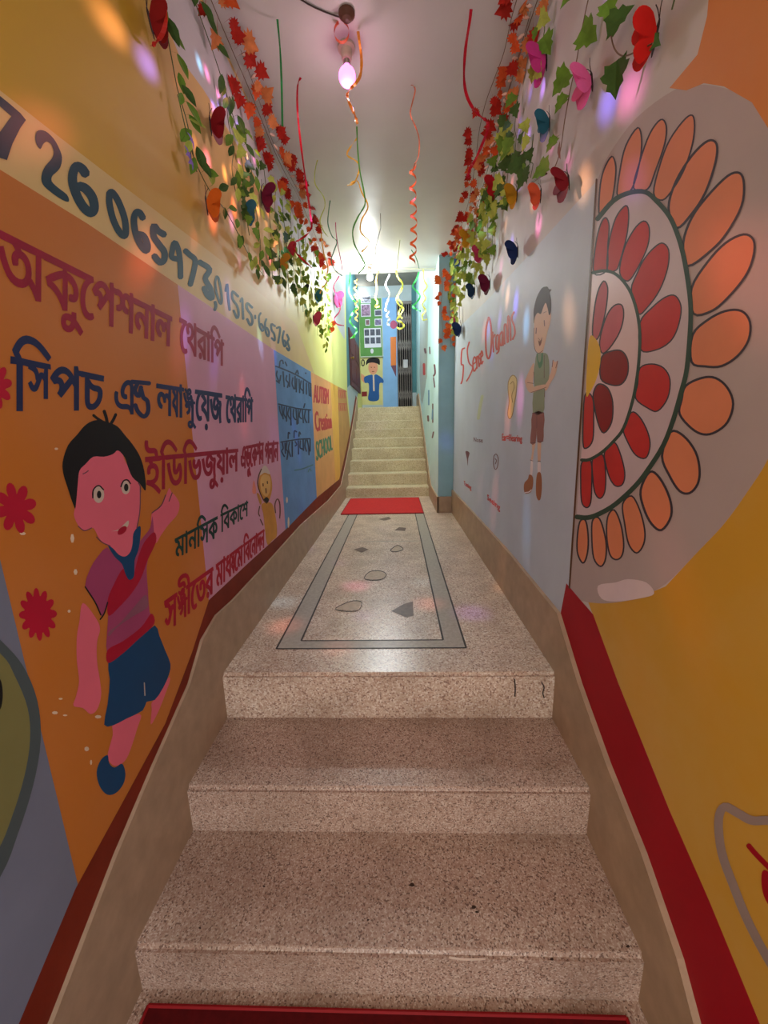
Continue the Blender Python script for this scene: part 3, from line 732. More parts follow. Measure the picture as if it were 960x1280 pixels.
# ================================================================== PAINTINGS ON THE RIGHT WALL
Q6 = (710, 120, 4); Q7 = (710, 330, 4); Q8 = (690, 520, 4)
def cv(T, L): return [(T[0] + a / T[2], T[1] + b / T[2]) for a, b in L]
ring_o = [(747, 274), (767, 251), (787, 241), (807, 240), (822, 252), (837, 270), (847, 292), (855, 320), (861, 355), (864, 385), (863, 417), (859, 462), (852, 490), (842, 525), (830, 556), (812, 585), (795, 607), (770, 630), (750, 642), (735, 647), (721, 646)]
ring_i = [(741, 341), (757, 338.5), (772, 344), (787, 362), (796, 387), (800, 412), (800, 437), (797, 470), (791, 502), (780, 535), (767, 552), (752, 566), (737, 574.5), (727, 575)]
mand = paint('painted_flower_wheel', wall_right, RIGHT, mat('lavender_wheel_paint', (196, 178, 186), .45, .05), layer=0, smooth=False, polys=[cr(ring_o, False, 3)], label='large half flower wheel with red and orange petals')
paint('inner_disc', mand, RIGHT, mat('pale_pink_wheel_paint', (214, 186, 192), .42, .05), layer=1.6, smooth=False, polys=[cr(ring_i, False, 3)])
def petal(poly, T, m, w=7, lay=1.0, name='petal'):
    pts = cv(T, poly)
    o = paint(name, mand, RIGHT, m, layer=lay, polys=[pts])
    bm = bmesh.new(); c = Vector((sum(p[0] for p in pts) / len(pts), sum(p[1] for p in pts) / len(pts)))
    stroke(bm, RIGHT, pts, w / T[2], .0006 + (lay + .4) * .00008, closed=True)
    link('petal_outline', bm, outl, o)
outer = [(Q6, [(160, 600), (160, 470), (180, 370), (220, 302), (240, 350), (235, 440), (215, 535)]), (Q6, [(250, 505), (260, 380), (290, 250), (350, 158), (370, 220), (360, 330), (320, 465)]),
  (Q6, [(330, 460), (360, 330), (410, 190), (465, 118), (493, 150), (485, 240), (440, 370), (400, 465)]), (Q6, [(430, 485), (460, 350), (510, 220), (590, 112), (630, 105), (630, 210), (590, 350), (530, 460), (475, 520)]),
  (Q6, [(505, 560), (540, 430), (620, 300), (700, 225), (745, 240), (740, 330), (690, 480), (620, 590), (545, 660)]), (Q6, [(578, 735), (620, 610), (700, 500), (800, 400), (860, 385), (882, 440), (870, 550), (800, 680), (720, 770), (600, 850)]),
  (Q7, [(620, 120), (700, -10), (790, -105), (880, -148), (930, -120), (930, -40), (890, 60), (800, 170), (720, 235), (630, 248)]), (Q7, [(625, 355), (700, 280), (790, 235), (870, 235), (912, 290), (905, 380), (850, 460), (770, 510), (690, 512), (620, 490)]),
  (Q7, [(590, 610), (670, 570), (740, 570), (800, 620), (828, 700), (800, 790), (740, 840), (680, 852), (620, 822), (560, 750), (570, 680)]), (Q8, [(595, 80), (660, 100), (720, 180), (740, 270), (730, 340), (690, 385), (640, 375), (590, 300), (552, 200)]),
  (Q8, [(490, 280), (540, 310), (590, 410), (597, 500), (550, 570), (500, 540), (460, 460), (445, 370)]), (Q8, [(400, 400), (440, 470), (465, 570), (460, 640), (425, 685), (385, 640), (365, 540), (355, 440)]),
  (Q8, [(312, 470), (345, 540), (360, 640), (350, 700), (320, 718), (290, 690), (275, 600), (280, 505)]), (Q8, [(205, 520), (240, 515), (270, 620), (270, 710), (245, 752), (210, 710), (200, 600)]), (Q8, [(140, 530), (170, 525), (183, 620), (175, 700), (155, 735), (130, 690), (127, 620)])]
for i, (T, p) in enumerate(outer): petal(p, T, petalo, 12 if 3 < i < 11 else 8, 1.0)
middle = [(Q6, [(130, 885), (140, 740), (165, 640), (190, 608), (207, 650), (200, 750), (195, 870)]), (Q6, [(198, 865), (205, 740), (240, 610), (290, 548), (305, 590), (295, 700), (260, 830), (240, 872)]), (Q6, [(260, 885), (280, 770), (330, 670), (380, 625), (408, 660), (400, 750), (350, 860), (302, 925)]),
  (Q7, [(318, 130), (350, 40), (380, -20), (420, -70), (470, -105), (505, -70), (500, 20), (460, 130), (400, 215), (352, 248)]), (Q7, [(362, 292), (420, 220), (490, 165), (540, 160), (568, 220), (550, 320), (510, 390), (440, 430), (365, 428)]),
  (Q7, [(362, 520), (420, 500), (480, 520), (512, 580), (500, 670), (450, 735), (400, 720), (340, 672), (350, 600)]), (Q7, [(318, 742), (360, 765), (400, 840), (412, 910), (390, 970), (340, 955), (300, 890), (278, 820)]),
  (Q8, [(265, 180), (310, 132), (340, 180), (365, 280), (355, 340), (320, 350), (290, 310), (270, 240)]), (Q8, [(205, 215), (255, 195), (270, 290), (265, 380), (240, 412), (215, 380), (205, 300)]), (Q8, [(150, 232), (195, 225), (200, 330), (195, 430), (175, 458), (150, 430), (145, 330)])]
for T, p in middle: petal(p, T, petalr, 7, 1.0)
inner = [(petalp, [(125, 362), (130, 250), (150, 140), (180, 85), (200, 120), (195, 200), (180, 280), (152, 370)]), (petalp, [(160, 385), (190, 270), (230, 210), (270, 205), (280, 260), (260, 340), (210, 420), (172, 445)]), (petald, [(170, 465), (220, 435), (270, 435), (300, 480), (300, 550), (270, 600), (220, 605), (165, 572)]),
  (petald, [(155, 600), (200, 620), (225, 690), (220, 790), (180, 845), (150, 790), (130, 690), (130, 640)]), (petalr, [(85, 660), (125, 670), (130, 780), (125, 880), (95, 920), (76, 890)])]
for m, p in inner: petal(p, Q7, m, 7, 2.4)
paint('wheel_centre', mand, RIGHT, petaly, T=Q7, layer=3.4, polys=[[(106, 378), (140, 375), (163, 430), (162, 500), (142, 580), (112, 640), (92, 645)]])
bm = bmesh.new(); stroke(bm, RIGHT, ring_o, 6.0, .00084)
link('ring', bm, ringg, mand)
bm = bmesh.new(); stroke(bm, RIGHT, ring_i, 4.0, .00088)
link('ring', bm, ringg, mand)
paint('painted_edge_line', wall_right, RIGHT, brownp, layer=2, strokes=[([(746, 224), (744, 255), (733, 420), (712, 735)], 2.2)])
paint('worn_paint_patch', wall_right, RIGHT, mat('worn_white_paint', (214, 196, 202), .5, .06), layer=.5, smooth=True, polys=[[(748, 732), (770, 728), (785, 724), (808, 728), (818, 742), (800, 748), (770, 752), (752, 748)]])
paint('painted_heart', wall_right, RIGHT, heartg, T=(840, 960, 4), layer=1, strokes=ws(44, [(640, 330), (560, 270), (480, 262), (400, 262), (330, 225), (265, 195), (235, 260), (250, 420), (310, 590), (370, 740), (440, 880), (520, 1020)]), label='grey heart outline on the ochre wall')
paint('painted_heart_mark', wall_right, RIGHT, crimson_stripe, T=(840, 960, 4), layer=1.5, strokes=ws(26, [(385, 388), (430, 440), (520, 530)]), polys=[[(462, 510), (450, 580), (470, 660), (520, 720), (600, 760), (640, 640), (540, 560)]])

# "5 Sense Organs"
R1 = (560, 340, 6)
S = tr(R1, ws(9, [(126, 570), (104, 590), (100, 690), (116, 702), (110, 800), (98, 838)], [(160, 525), (145, 590), (158, 680), (186, 715), (165, 775), (140, 818)], [(188, 692), (212, 670), (200, 635), (187, 680), (195, 745), (216, 715)], [(218, 722), (216, 640), (226, 640), (234, 710)], [(244, 610), (232, 632), (246, 668), (236, 702)], [(249, 640), (262, 622), (254, 590), (247, 630), (252, 690), (264, 668)])
  + ws(12, [(306, 340), (286, 430), (286, 590), (302, 650), (320, 610), (328, 480), (318, 370), (306, 340)]) + ws(10, [(342, 600), (336, 450)], [(338, 500), (354, 468)], [(374, 470), (361, 490), (361, 565), (374, 578), (380, 470), (384, 580), (366, 612)], [(402, 450), (389, 480), (391, 540), (405, 545), (410, 440), (415, 550)], [(426, 540), (423, 410), (437, 400), (446, 530)])
  + ws(12, [(452, 525), (450, 335), (466, 380), (472, 512)], [(496, 300), (478, 345), (498, 410), (502, 465), (486, 505)]))
bm = bmesh.new()
for i, (p, w) in enumerate(S): stroke(bm, RIGHT, p, w * 1.35, .00068 + i * .000012)
link('painted_lettering', bm, redlet, wall_right)['label'] = 'red slanting title painted on the lavender zone'
R7 = (560, 480, 6)
def rq(*p): return [(R7[0] + a / 6, R7[1] + b / 6) for a, b in p]
word('Ear=Hearing', rq((408, 372), (558, 385), (558, 450), (408, 440)), redlet, 'painted_lettering', wall_right, RIGHT, .00070, 'small red caption under the painted ear')
word('Nose', rq((195, 400), (262, 405), (262, 440), (195, 432)), plum, 'painted_lettering', wall_right, RIGHT, .00070, 'small dark caption under the faint green drawing')
word('Seeing', rq((296, 825), (392, 905), (392, 965), (296, 880)), redlet, 'painted_lettering', wall_right, RIGHT, .00070, 'small red caption under the painted eye')
word('Tasting', rq((120, 725), (176, 760), (176, 805), (120, 765)), redlet, 'painted_lettering', wall_right, RIGHT, .00070, 'small red caption lowest beside the pilaster')
paint('painted_tongue', wall_right, RIGHT, plum, T=R7, layer=1, polys=[[(132, 505), (162, 515), (152, 560), (148, 612), (142, 560)]])
bm = bmesh.new()
for i, s_ in enumerate(([(345, 540), (362, 525), (378, 560), (372, 620), (355, 640), (342, 600), (345, 540)], [(355, 560), (364, 575), (356, 600)])): stroke(bm, RIGHT, rq(*s_), 1.0, .00068 + i * .000012)
link('painted_eye', bm, plum, wall_right)
paint('painted_brush', wall_right, RIGHT, faintg, T=R7, layer=1, strokes=ws(22, [(258, 90), (240, 180), (228, 260)]))
ear = paint('painted_ear', wall_right, RIGHT, creamp, layer=1, polys=[[(635.2, 486), (636, 476), (641, 469), (646, 474), (645.5, 490), (643, 505), (640.5, 519), (637, 523.5), (634.8, 517), (636.5, 502)]], label='painted cream ear beside the boy in the green shirt')
bm = bmesh.new()
for i, s_ in enumerate(([(635.2, 486), (636, 476), (641, 469), (646, 474), (645.5, 490), (643, 505), (640.5, 519), (637, 523.5), (634.8, 517), (636.5, 502)], [(638, 480), (641.5, 477), (643, 484), (640, 494), (641, 503)])): stroke(bm, RIGHT, s_, .8, .00077 + i * .000012, closed=(i == 0))
link('outline', bm, mat('tan_outline_paint', (150, 120, 76), .5, .06), ear)

R4 = (630, 340, 8); R5 = (630, 480, 8)
o5 = 1120
def up(L): return [(a, b + o5) for a, b in L]
boy2 = paint('painted_boy', wall_right, RIGHT, skin2, T=R4, layer=1, label='painted boy in green shirt pointing, on the lavender zone', polys=[
    [(302, 440), (315, 400), (380, 380), (420, 300), (450, 350), (472, 420), (465, 500), (440, 590), (415, 700), (395, 785), (375, 860), (352, 905), (335, 860), (340, 810), (312, 775), (300, 680), (304, 560)],
    [(300, 910), (262, 970), (222, 1060), (212, 1100), (238, 1180), (275, 1207), (350, 1180), (425, 1152), (425, 1128), (300, 1150), (300, 1000)],
    [(425, 1185), (402, 1160), (430, 1085), (468, 1010), (480, 950), (492, 880), (512, 900), (540, 890), (532, 960), (512, 1035), (470, 1105)],
    up([(284, 590), (316, 590), (300, 680), (290, 760), (270, 758), (282, 680)]), up([(338, 575), (372, 575), (370, 680), (366, 765), (340, 762)])])
paint('hair', boy2, RIGHT, mat('dark_plum_hair_paint', (66, 38, 50), .6, .08), T=R4, layer=1.9, n=3, polys=[[(298, 445), (300, 370), (330, 250), (380, 162), (418, 146), (440, 150), (452, 172), (478, 176), (460, 205), (473, 280), (471, 400), (452, 432), (440, 370), (420, 308), (395, 352), (370, 420), (338, 408), (312, 450), (300, 520)]])
paint('shirt', boy2, RIGHT, sage, T=R4, layer=1.9, n=2, polys=[[(328, 820), (390, 808), (440, 830), (456, 950), (450, 1070), (418, 1120), (408, 1180), (405, 1300), (395, 1405), (290, 1410), (296, 1200), (305, 1150), (300, 1000), (312, 910)]])
paint('collar', boy2, RIGHT, sagec, T=R4, layer=2.4, n=2, polys=[[(328, 820), (340, 920), (358, 965), (388, 915), (392, 808), (376, 822), (372, 880), (358, 905), (344, 880), (338, 820)]])
paint('forearm', boy2, RIGHT, skin2, T=R4, layer=2.4, n=3, polys=[[(215, 1110), (240, 1112), (262, 1160), (340, 1135), (425, 1125), (425, 1155), (350, 1182), (275, 1208), (238, 1182)]])
paint('shorts', boy2, RIGHT, brshorts, T=R5, layer=1.9, n=2, polys=[[(286, 293), (402, 285), (398, 450), (394, 572), (334, 578), (330, 450), (318, 590), (264, 592), (276, 440)]])
for p in ([(272, 770), (292, 770), (285, 905), (262, 905)], [(338, 790), (369, 790), (366, 892), (340, 892)]): paint('sock', boy2, RIGHT, sockw, T=R5, layer=1.9, n=2, polys=[p])
for p in ([(255, 905), (290, 930), (292, 1010), (270, 1080), (215, 1095), (200, 1050), (206, 990), (240, 950)], [(335, 893), (370, 893), (381, 1000), (371, 1130), (350, 1165), (325, 1120), (321, 1000)]): paint('shoe', boy2, RIGHT, shoeb, T=R5, layer=2.3, polys=[p])
paint('shoe_sole', boy2, RIGHT, sockw, T=R5, layer=2.7, strokes=ws(10, [(210, 1086), (250, 1080), (276, 1058)]))
paint('outline', boy2, RIGHT, plum, T=R4, layer=3.0, strokes=ws(9, [(326, 560), (322, 615)], [(404, 485), (408, 538)]) + ws(5, [(302, 560), (300, 680), (312, 775), (345, 812), (392, 785)], [(395, 410), (425, 395)], [(235, 1105), (300, 1115)], [(270, 1205), (350, 1180), (425, 1152)], [(300, 1000), (305, 1110)], [(404, 830), (404, 1060)], [(410, 1170), (408, 1250)], [(345, 660), (370, 690), (382, 655)], [(285, 1412), (398, 1406)], [(330, 1420), (330, 1560)]) + ws(6, [(266, 1710), (318, 1706)], [(336, 1698), (394, 1692)], [(265, 1880), (292, 1890)], [(338, 1890), (368, 1892)], [(492, 880), (484, 950)], [(540, 890), (520, 960)]))
paint('mouth', boy2, RIGHT, mat('mouth_red_paint', (110, 34, 40), .5, .05), T=R4, layer=3.2, polys=[[(345, 685), (362, 692), (382, 660), (374, 715), (356, 740)]])

# small drawings on the narrow wall
bm = bmesh.new()
for i, (s_, w) in enumerate((([(543, 456), (544, 466), (542, 470)], 2.2), ([(542, 472), (543.5, 484)], 1.6), ([(537, 434), (537.5, 442)], 1.6), ([(541, 505), (541, 528)], 1.6), ([(535, 520), (535.5, 526)], 2.4), ([(542, 540), (540.5, 547)], 1.8), ([(531, 436), (532, 441)], 2.5))):
    stroke(bm, NARROW, s_, w, .00067 + i * .000012)
link('painted_small_drawing', bm, plum, wall_right)
bm = bmesh.new(); stroke(bm, NARROW, [(536, 488), (536, 506)], 1.8, .00067); stroke(bm, NARROW, [(541, 512), (540.5, 524)], 1.6, .00301); link('painted_small_drawing', bm, bluep, wall_right)
bm = bmesh.new(); stroke(bm, NARROW, [(530, 455), (530.3, 468)], 3.0, .00067); link('painted_small_drawing', bm, redlet, wall_right)

# ================================================================== FAR WALL
G = (430, 340, 7.111)
child = paint('painted_child', wall_far, FAR, mat('pale_green_panel_paint', (196, 190, 130), .5, .08), T=G, layer=1, smooth=False, polys=[[(128, 748), (345, 748), (345, 1180), (128, 1180)]], label='painted child in a blue coat on the far wall')
paint('face', child, FAR, mat('child_face_paint', (204, 140, 110), .5, .05), T=G, layer=2, polys=[ell(258, 850, 42, 62), [(135, 900), (165, 910), (205, 950), (185, 985), (150, 950)]])
paint('hair', child, FAR, black, T=G, layer=3, polys=[[(195, 830), (205, 780), (255, 760), (312, 772), (318, 825), (295, 815), (255, 805), (215, 812)]])
paint('coat', child, FAR, mat('blue_coat_paint', (36, 84, 146), .5, .06), T=G, layer=2.5, polys=[[(180, 935), (240, 912), (262, 920), (290, 910), (345, 950), (350, 985), (318, 990), (312, 1060), (305, 1140), (218, 1140), (222, 1060), (218, 990), (185, 985)]])
paint('coat_front', child, FAR, eyew, T=G, layer=3, strokes=ws(14, [(262, 920), (266, 1055)]))
paint('outline', child, FAR, brownp, T=G, layer=3, strokes=ws(6, [(240, 845), (246, 850)], [(268, 845), (274, 850)], [(250, 885), (268, 884)]))
word('0', [(451.5, 449), (456, 449), (456, 458), (451.5, 458)], black, 'digit', child, FAR, .00091)
paint('red_block', child, FAR, mat('dark_red_block_paint', (120, 34, 36), .5, .05), T=G, layer=2, smooth=False, polys=[[(135, 1065), (205, 1062), (205, 1105), (135, 1108)]])
pen = paint('painted_pencil', wall_far, FAR, mat('orange_pencil_paint', (214, 120, 58), .5, .06), T=G, layer=1, smooth=False, polys=[[(412, 578), (464, 575), (464, 830), (416, 835)]], label='painted orange pencil beside the gate')
paint('eraser', pen, FAR, mat('pink_eraser_paint', (176, 78, 112), .5, .06), T=G, layer=1.5, polys=[ell(440, 468, 30, 38)])
paint('pencil_tip', pen, FAR, plum, T=G, layer=1.5, smooth=False, polys=[[(416, 832), (464, 828), (464, 935)]])
nb = empty('notice_board', (-.45, YF, 2.2), 'green notice board with photographs on the far wall', 'notice board')
p0 = FAR.hit(448, 374); p1 = FAR.hit(478.5, 445.5)
bm = bmesh.new(); box(bm, p0.x, p1.x, YF - .03, YF - .002, p1.z, p0.z)
sub_to(link('panel', bm, mat('green_board_felt', (92, 140, 76), .7, .1)), nb)
bm = bmesh.new()
for a, b, c, d in ((p0.x - .012, p0.x + .006, p1.z - .012, p0.z + .012), (p1.x - .006, p1.x + .012, p1.z - .012, p0.z + .012), (p0.x, p1.x, p0.z - .006, p0.z + .012), (p0.x, p1.x, p1.z - .012, p1.z + .006)): box(bm, a, b, YF - .036, YF - .002, c, d)
sub_to(link('frame', bm, mat('pale_board_frame', (176, 186, 170), .5, .06)), nb)
paperm = mat('photo_paper_white', (206, 204, 214), .4, .04)
photos = [((150, 290), (240, 400), (190, 150, 180)), ((272, 340), (338, 395), (60, 66, 90)), ((190, 425), (232, 480), (150, 100, 100)), ((272, 420), (335, 482), (124, 112, 160)), ((150, 215), (240, 280), (196, 196, 206))]
for a, b, c in photos:
    q0 = FAR.hit(*cv(G, [a])[0]); q1 = FAR.hit(*cv(G, [b])[0])
    bm = bmesh.new(); box(bm, q0.x, q1.x, YF - .034, YF - .0305, q1.z, q0.z)
    f = sub_to(link('photograph', bm, paperm), nb)
    bm = bmesh.new(); box(bm, q0.x + .012, q1.x - .012, YF - .036, YF - .0345, q1.z + .015, q0.z - .015)
    g = link('photo_image', bm, mat('photo_image_%d_%d' % a, c, .4, .5, scale=30, rgb2=(60, 56, 70)), f)
q0 = FAR.hit(*cv(G, [(178, 505)])[0]); q1 = FAR.hit(*cv(G, [(332, 672)])[0])
bm = bmesh.new(); box(bm, q0.x, q1.x, YF - .034, YF - .0305, q1.z, q0.z)
sheet = sub_to(link('photo_sheet', bm, paperm), nb)
for i in range(3):
    for j in range(2):
        w = (q1.x - q0.x) / 3; h = (q0.z - q1.z) / 2.4
        bm = bmesh.new(); box(bm, q0.x + w * i + .012, q0.x + w * (i + 1) - .01, YF - .036, YF - .0345, q0.z - h * (j + 1) + .012, q0.z - h * j - .02)
        link('photo_image', bm, mat('photo_image_dark', (46, 50, 62), .4, .5, scale=30, rgb2=(92, 96, 110)), sheet)
q0 = FAR.hit(*cv(G, [(250, 705)])[0]); bm = bmesh.new(); fill(bm, FAR, [(q0.x + .03 * math.cos(2 * PI * k / 12), q0.z + .045 * math.sin(2 * PI * k / 12)) for k in range(12)], .0310)
sub_to(link('badge', bm, paperm), nb)

# ---- collapsible steel gate
steel = mat('dark_gate_steel', (112, 106, 102), .4, .15, scale=10, metal=.3)
gate = empty('collapsible_gate', ((GX0 + GX1) / 2, YF - .03, 1.2), 'dark steel collapsible gate at the top of the stairs', 'gate')
bm = bmesh.new(); box(bm, GX0, GX1, YF - .05, YF - .01, GZ1 - .05, GZ1)
sub_to(link('rail', bm, steel), gate)
bm = bmesh.new(); box(bm, GX0, GX1, YF - .05, YF - .01, 1.2, 1.23)
sub_to(link('rail', bm, steel), gate)
n = 7
xs = [GX0 + .015 + (GX1 - GX0 - .03) * i / (n - 1) for i in range(n)]
for x in xs:
    bm = bmesh.new(); box(bm, x - .007, x + .007, YF - .044, YF - .030, 1.22, GZ1 - .03)
    bmesh.ops.bevel(bm, geom=bm.edges[:], offset=.002, segments=1, affect='EDGES')
    sub_to(link('upright_bar', bm, steel), gate)
for k in range(4):
    z0 = 1.35 + k * .45; bm = bmesh.new()
    for i in range(n - 1):
        for sgn in (0, 1):
            a = Vector((xs[i], YF - .05, z0 + (.22 if sgn else 0))); b = Vector((xs[i + 1], YF - .05, z0 + (0 if sgn else .22)))
            tube(bm, [a, b], .0055, 4)
    sub_to(link('cross_lattice', bm, steel), gate)
bm = bmesh.new(); box(bm, GX0 + .11, GX0 + .20, YF - .06, YF - .044, 1.95, 2.1)
bmesh.ops.bevel(bm, geom=bm.edges[:], offset=.004, segments=1, affect='EDGES')
sub_to(link('lock_plate', bm, mat('grey_steel', (150, 150, 152), .35, .1, metal=.8)), gate)
#OBJECTS_HERE
# ================================================================== LAMPS
porc = mat('cream_lamp_holder', (196, 178, 160), .4, .05)
def lamp_bulb(name, base, tip_dir, glass_m, rad, label, cat):
    """ceiling holder and a glowing round bulb; base = point on the ceiling"""
    t = empty(name, base, label, cat)
    d = Vector(tip_dir).normalized()
    bm = bmesh.new(); lathe(bm, [(.034, 0), (.034, .012), (.022, .016), (.020, .045), (.017, .052)], base, d, 20)
    sub_to(link('lamp_holder', bm, porc, smooth=False), t)
    bm = bmesh.new(); lathe(bm, [(.0125, .050), (.0135, .053), (.0125, .056), (.0135, .059), (.0125, .062), (.0135, .066), (.012, .070)], base, d, 18)
    sub_to(link('screw_cap', bm, mat('cap_metal', (170, 165, 150), .3, .05, metal=1)), t)
    prof = [(.012, .068)]
    c = .075 + rad
    for k in range(1, 14):
        a = PI * (1 - k / 14) ; prof.append((max(.002, rad * math.sin(a)) if k > 2 else max(.013, rad * math.sin(a)), c + rad * math.cos(a)))
    prof.append((.001, c + rad))
    bm = bmesh.new(); lathe(bm, prof, base, d, 24)
    sub_to(link('glass_bulb', bm, glass_m, smooth=True), t)
    return t, Vector(base) + d * c
wb, wbc = lamp_bulb('white_bulb', (-.222, 4.12, ZC), (0, 0, -1), emis('white_bulb_glow', (.92, .99, .98), WHITE_BULB), .028, 'glowing white bulb on the ceiling before the upper stairs', 'light bulb')
pb, pbc = lamp_bulb('pink_bulb', (-.172, 1.93, ZC), (0, -.1, -1), emis('pink_bulb_glow', (1.0, .16, .62), PINK_BULB), .034, 'glowing pink disco bulb on the ceiling among the streamers', 'light bulb')
wl = empty('wall_lamp', (-.60, YF, 3.25), 'small white lamp glowing on the far wall beside the notice board', 'wall lamp')
bm = bmesh.new(); lathe(bm, [(.04, 0), (.04, .010), (.024, .024), (.016, .04)], (-.60, YF, 3.25), Vector((0, -1, 0)), 18)
sub_to(link('lamp_holder', bm, porc), wl)
bm = bmesh.new(); lathe(bm, [(.014, .04), (.024, .05), (.032, .07), (.033, .09), (.026, .11), (.012, .125), (.002, .128)], (-.60, YF, 3.25), Vector((0, -1, 0)), 20)
sub_to(link('glass_bulb', bm, emis('wall_lamp_glow', (.88, .96, 1.0), WALL_LAMP), smooth=True), wl)
sl, slc = lamp_bulb('added_fill_bulb', (-.2, 6.3, 3.4), (0, 0, -1), emis('added_fill_bulb_glow', (.90, .97, 1.0), 60.0), .03, 'added unseen fill bulb on the stairwell ceiling behind the lintel', 'light bulb')  # added bulb, hidden by the lintel, only to brighten the far end
ls_ = bpy.data.lights.new('added_fill_light', 'POINT'); ls_.shadow_soft_size = .04; ls_.energy = STAIR_FILL; ls_.color = (.90, .97, 1.0)
lso = bpy.data.objects.new('added_fill_light', ls_); COL.objects.link(lso); lso.location = slc + Vector((0, 0, -.08))  # added point light that does most of that brightening
# the coloured beams the disco bulb throws
lt = bpy.data.lights.new('disco_beams', 'POINT'); lt.shadow_soft_size = .012; lt.energy = DISCO; lt.use_nodes = True
nt = lt.node_tree; em = nt.nodes['Emission']
tcn = nt.nodes.new('ShaderNodeTexCoord'); vo = nt.nodes.new('ShaderNodeTexVoronoi'); vo.inputs['Scale'].default_value = 6.5; vo.inputs['Randomness'].default_value = .8
nt.links.new(tcn.outputs['Normal'], vo.inputs['Vector'])
mr = nt.nodes.new('ShaderNodeMapRange'); mr.inputs['From Min'].default_value = .05; mr.inputs['From Max'].default_value = .36; mr.inputs['To Min'].default_value = 1; mr.inputs['To Max'].default_value = 0
mr.interpolation_type = 'SMOOTHSTEP'
nt.links.new(vo.outputs['Distance'], mr.inputs['Value'])
sp = nt.nodes.new('ShaderNodeSeparateColor'); nt.links.new(vo.outputs['Color'], sp.inputs['Color'])
rp = nt.nodes.new('ShaderNodeValToRGB'); rp.color_ramp.interpolation = 'CONSTANT'
cols = [(0, (1, .22, .16)), (.2, (.22, .16, 1)), (.4, (1, .2, .55)), (.58, (.45, .2, 1)), (.78, (1, .45, .2)), (.92, (.25, .6, .9))]
rp.color_ramp.elements[0].color = (*cols[0][1], 1); rp.color_ramp.elements[1].position = cols[1][0]; rp.color_ramp.elements[1].color = (*cols[1][1], 1)
for p, c in cols[2:]:
    e = rp.color_ramp.elements.new(p); e.color = (*c, 1)
nt.links.new(sp.outputs['Green'], rp.inputs['Fac'])
def downward(nt, lo_, hi_, base):
    # a lamp cap shades the beams that go up
    tc_ = nt.nodes.new('ShaderNodeTexCoord'); sx = nt.nodes.new('ShaderNodeSeparateXYZ'); nt.links.new(tc_.outputs['Normal'], sx.inputs[0])
    m_ = nt.nodes.new('ShaderNodeMapRange'); m_.inputs['From Min'].default_value = hi_; m_.inputs['From Max'].default_value = lo_; m_.inputs['To Min'].default_value = base; m_.inputs['To Max'].default_value = 1
    nt.links.new(sx.outputs['Z'], m_.inputs['Value']); return m_.outputs['Result']
mul = nt.nodes.new('ShaderNodeMath'); mul.operation = 'MULTIPLY'
nt.links.new(mr.outputs['Result'], mul.inputs[0]); nt.links.new(downward(nt, -.35, .05, 0), mul.inputs[1])
nt.links.new(rp.outputs['Color'], em.inputs['Color']); nt.links.new(mul.outputs[0], em.inputs['Strength'])
lo = bpy.data.objects.new('disco_beams', lt); COL.objects.link(lo); lo.location = pbc + Vector((0, .0, -.06)); lo.rotation_euler = (0, 0, .8)
lp = bpy.data.lights.new('pink_bulb_light', 'POINT'); lp.shadow_soft_size = .03; lp.energy = PINK_POINT; lp.color = (1.0, .70, .78)
lp.use_nodes = True; lp.node_tree.links.new(downward(lp.node_tree, -.5, .6, .22), lp.node_tree.nodes['Emission'].inputs['Strength'])
lpo = bpy.data.objects.new('pink_bulb_light', lp); COL.objects.link(lpo); lpo.location = pbc + Vector((0, .0, -.075))
lw_ = bpy.data.lights.new('white_bulb_light', 'POINT'); lw_.shadow_soft_size = .03; lw_.energy = WHITE_POINT; lw_.color = (.92, .99, .98); lw_.use_nodes = True
lw_.node_tree.links.new(downward(lw_.node_tree, -.3, .7, .05), lw_.node_tree.nodes['Emission'].inputs['Strength'])
lwo = bpy.data.objects.new('white_bulb_light', lw_); COL.objects.link(lwo); lwo.location = wbc + Vector((0, 0, -.065))
# ceiling rose and cable
rose = empty('ceiling_rose', (-.155, 1.80, ZC), 'small brown ceiling rose with cables beside the pink bulb', 'ceiling rose')
bm = bmesh.new(); lathe(bm, [(.03, 0), (.03, .008), (.018, .02), (.006, .024)], (-.155, 1.80, ZC), Vector((0, 0, -1)), 18)
sub_to(link('rose_cover', bm, mat('brown_bakelite', (92, 60, 48), .4, .1)), rose)
bm = bmesh.new(); tube(bm, cr([CEIL.hit(350, -20, .004), CEIL.hit(385, 5, .004), CEIL.hit(420, 20, .004), Vector((-.155, 1.80, ZC - .012))]), .0025, 5)
sub_to(link('cable', bm, mat('dark_cable', (70, 56, 54), .5, .1)), rose)

# ================================================================== MATS
redmat = mat('red_mat_fabric', (190, 40, 40), .8, .12, scale=60, bump=.2)
def door_mat(x0, x1, y0, y1, z, skew, label, redmat):
    t = empty('door_mat', ((x0 + x1) / 2, (y0 + y1) / 2, z), label, 'mat')
    bm = bmesh.new(); pts = [(x0, y0), (x1, y0), (x1 - skew, y1), (x0 + skew, y1)]
    prism(bm, pts, 2, z, z + .007); sub_to(link('mat_pile', bm, redmat), t)
    bm = bmesh.new()
    for i in range(4):
        a, b = Vector((*pts[i], z + .006)), Vector((*pts[(i + 1) % 4], z + .006)); tube(bm, [a, b], .0045, 6)
    sub_to(link('rubber_edge', bm, mat('dark_red_edge', (140, 20, 26), .6, .1)), t)
door_mat(-.575, .262, 3.915, 4.80, .001, .0, 'bright red mat at the foot of the upper stairs', redmat)
door_mat(-.61, .50, -.3, .655, -.470, 0, 'dark red mat at the bottom of the lower stairs', mat('dark_red_mat_fabric', (84, 8, 12), .85, .14, scale=60, bump=.2))

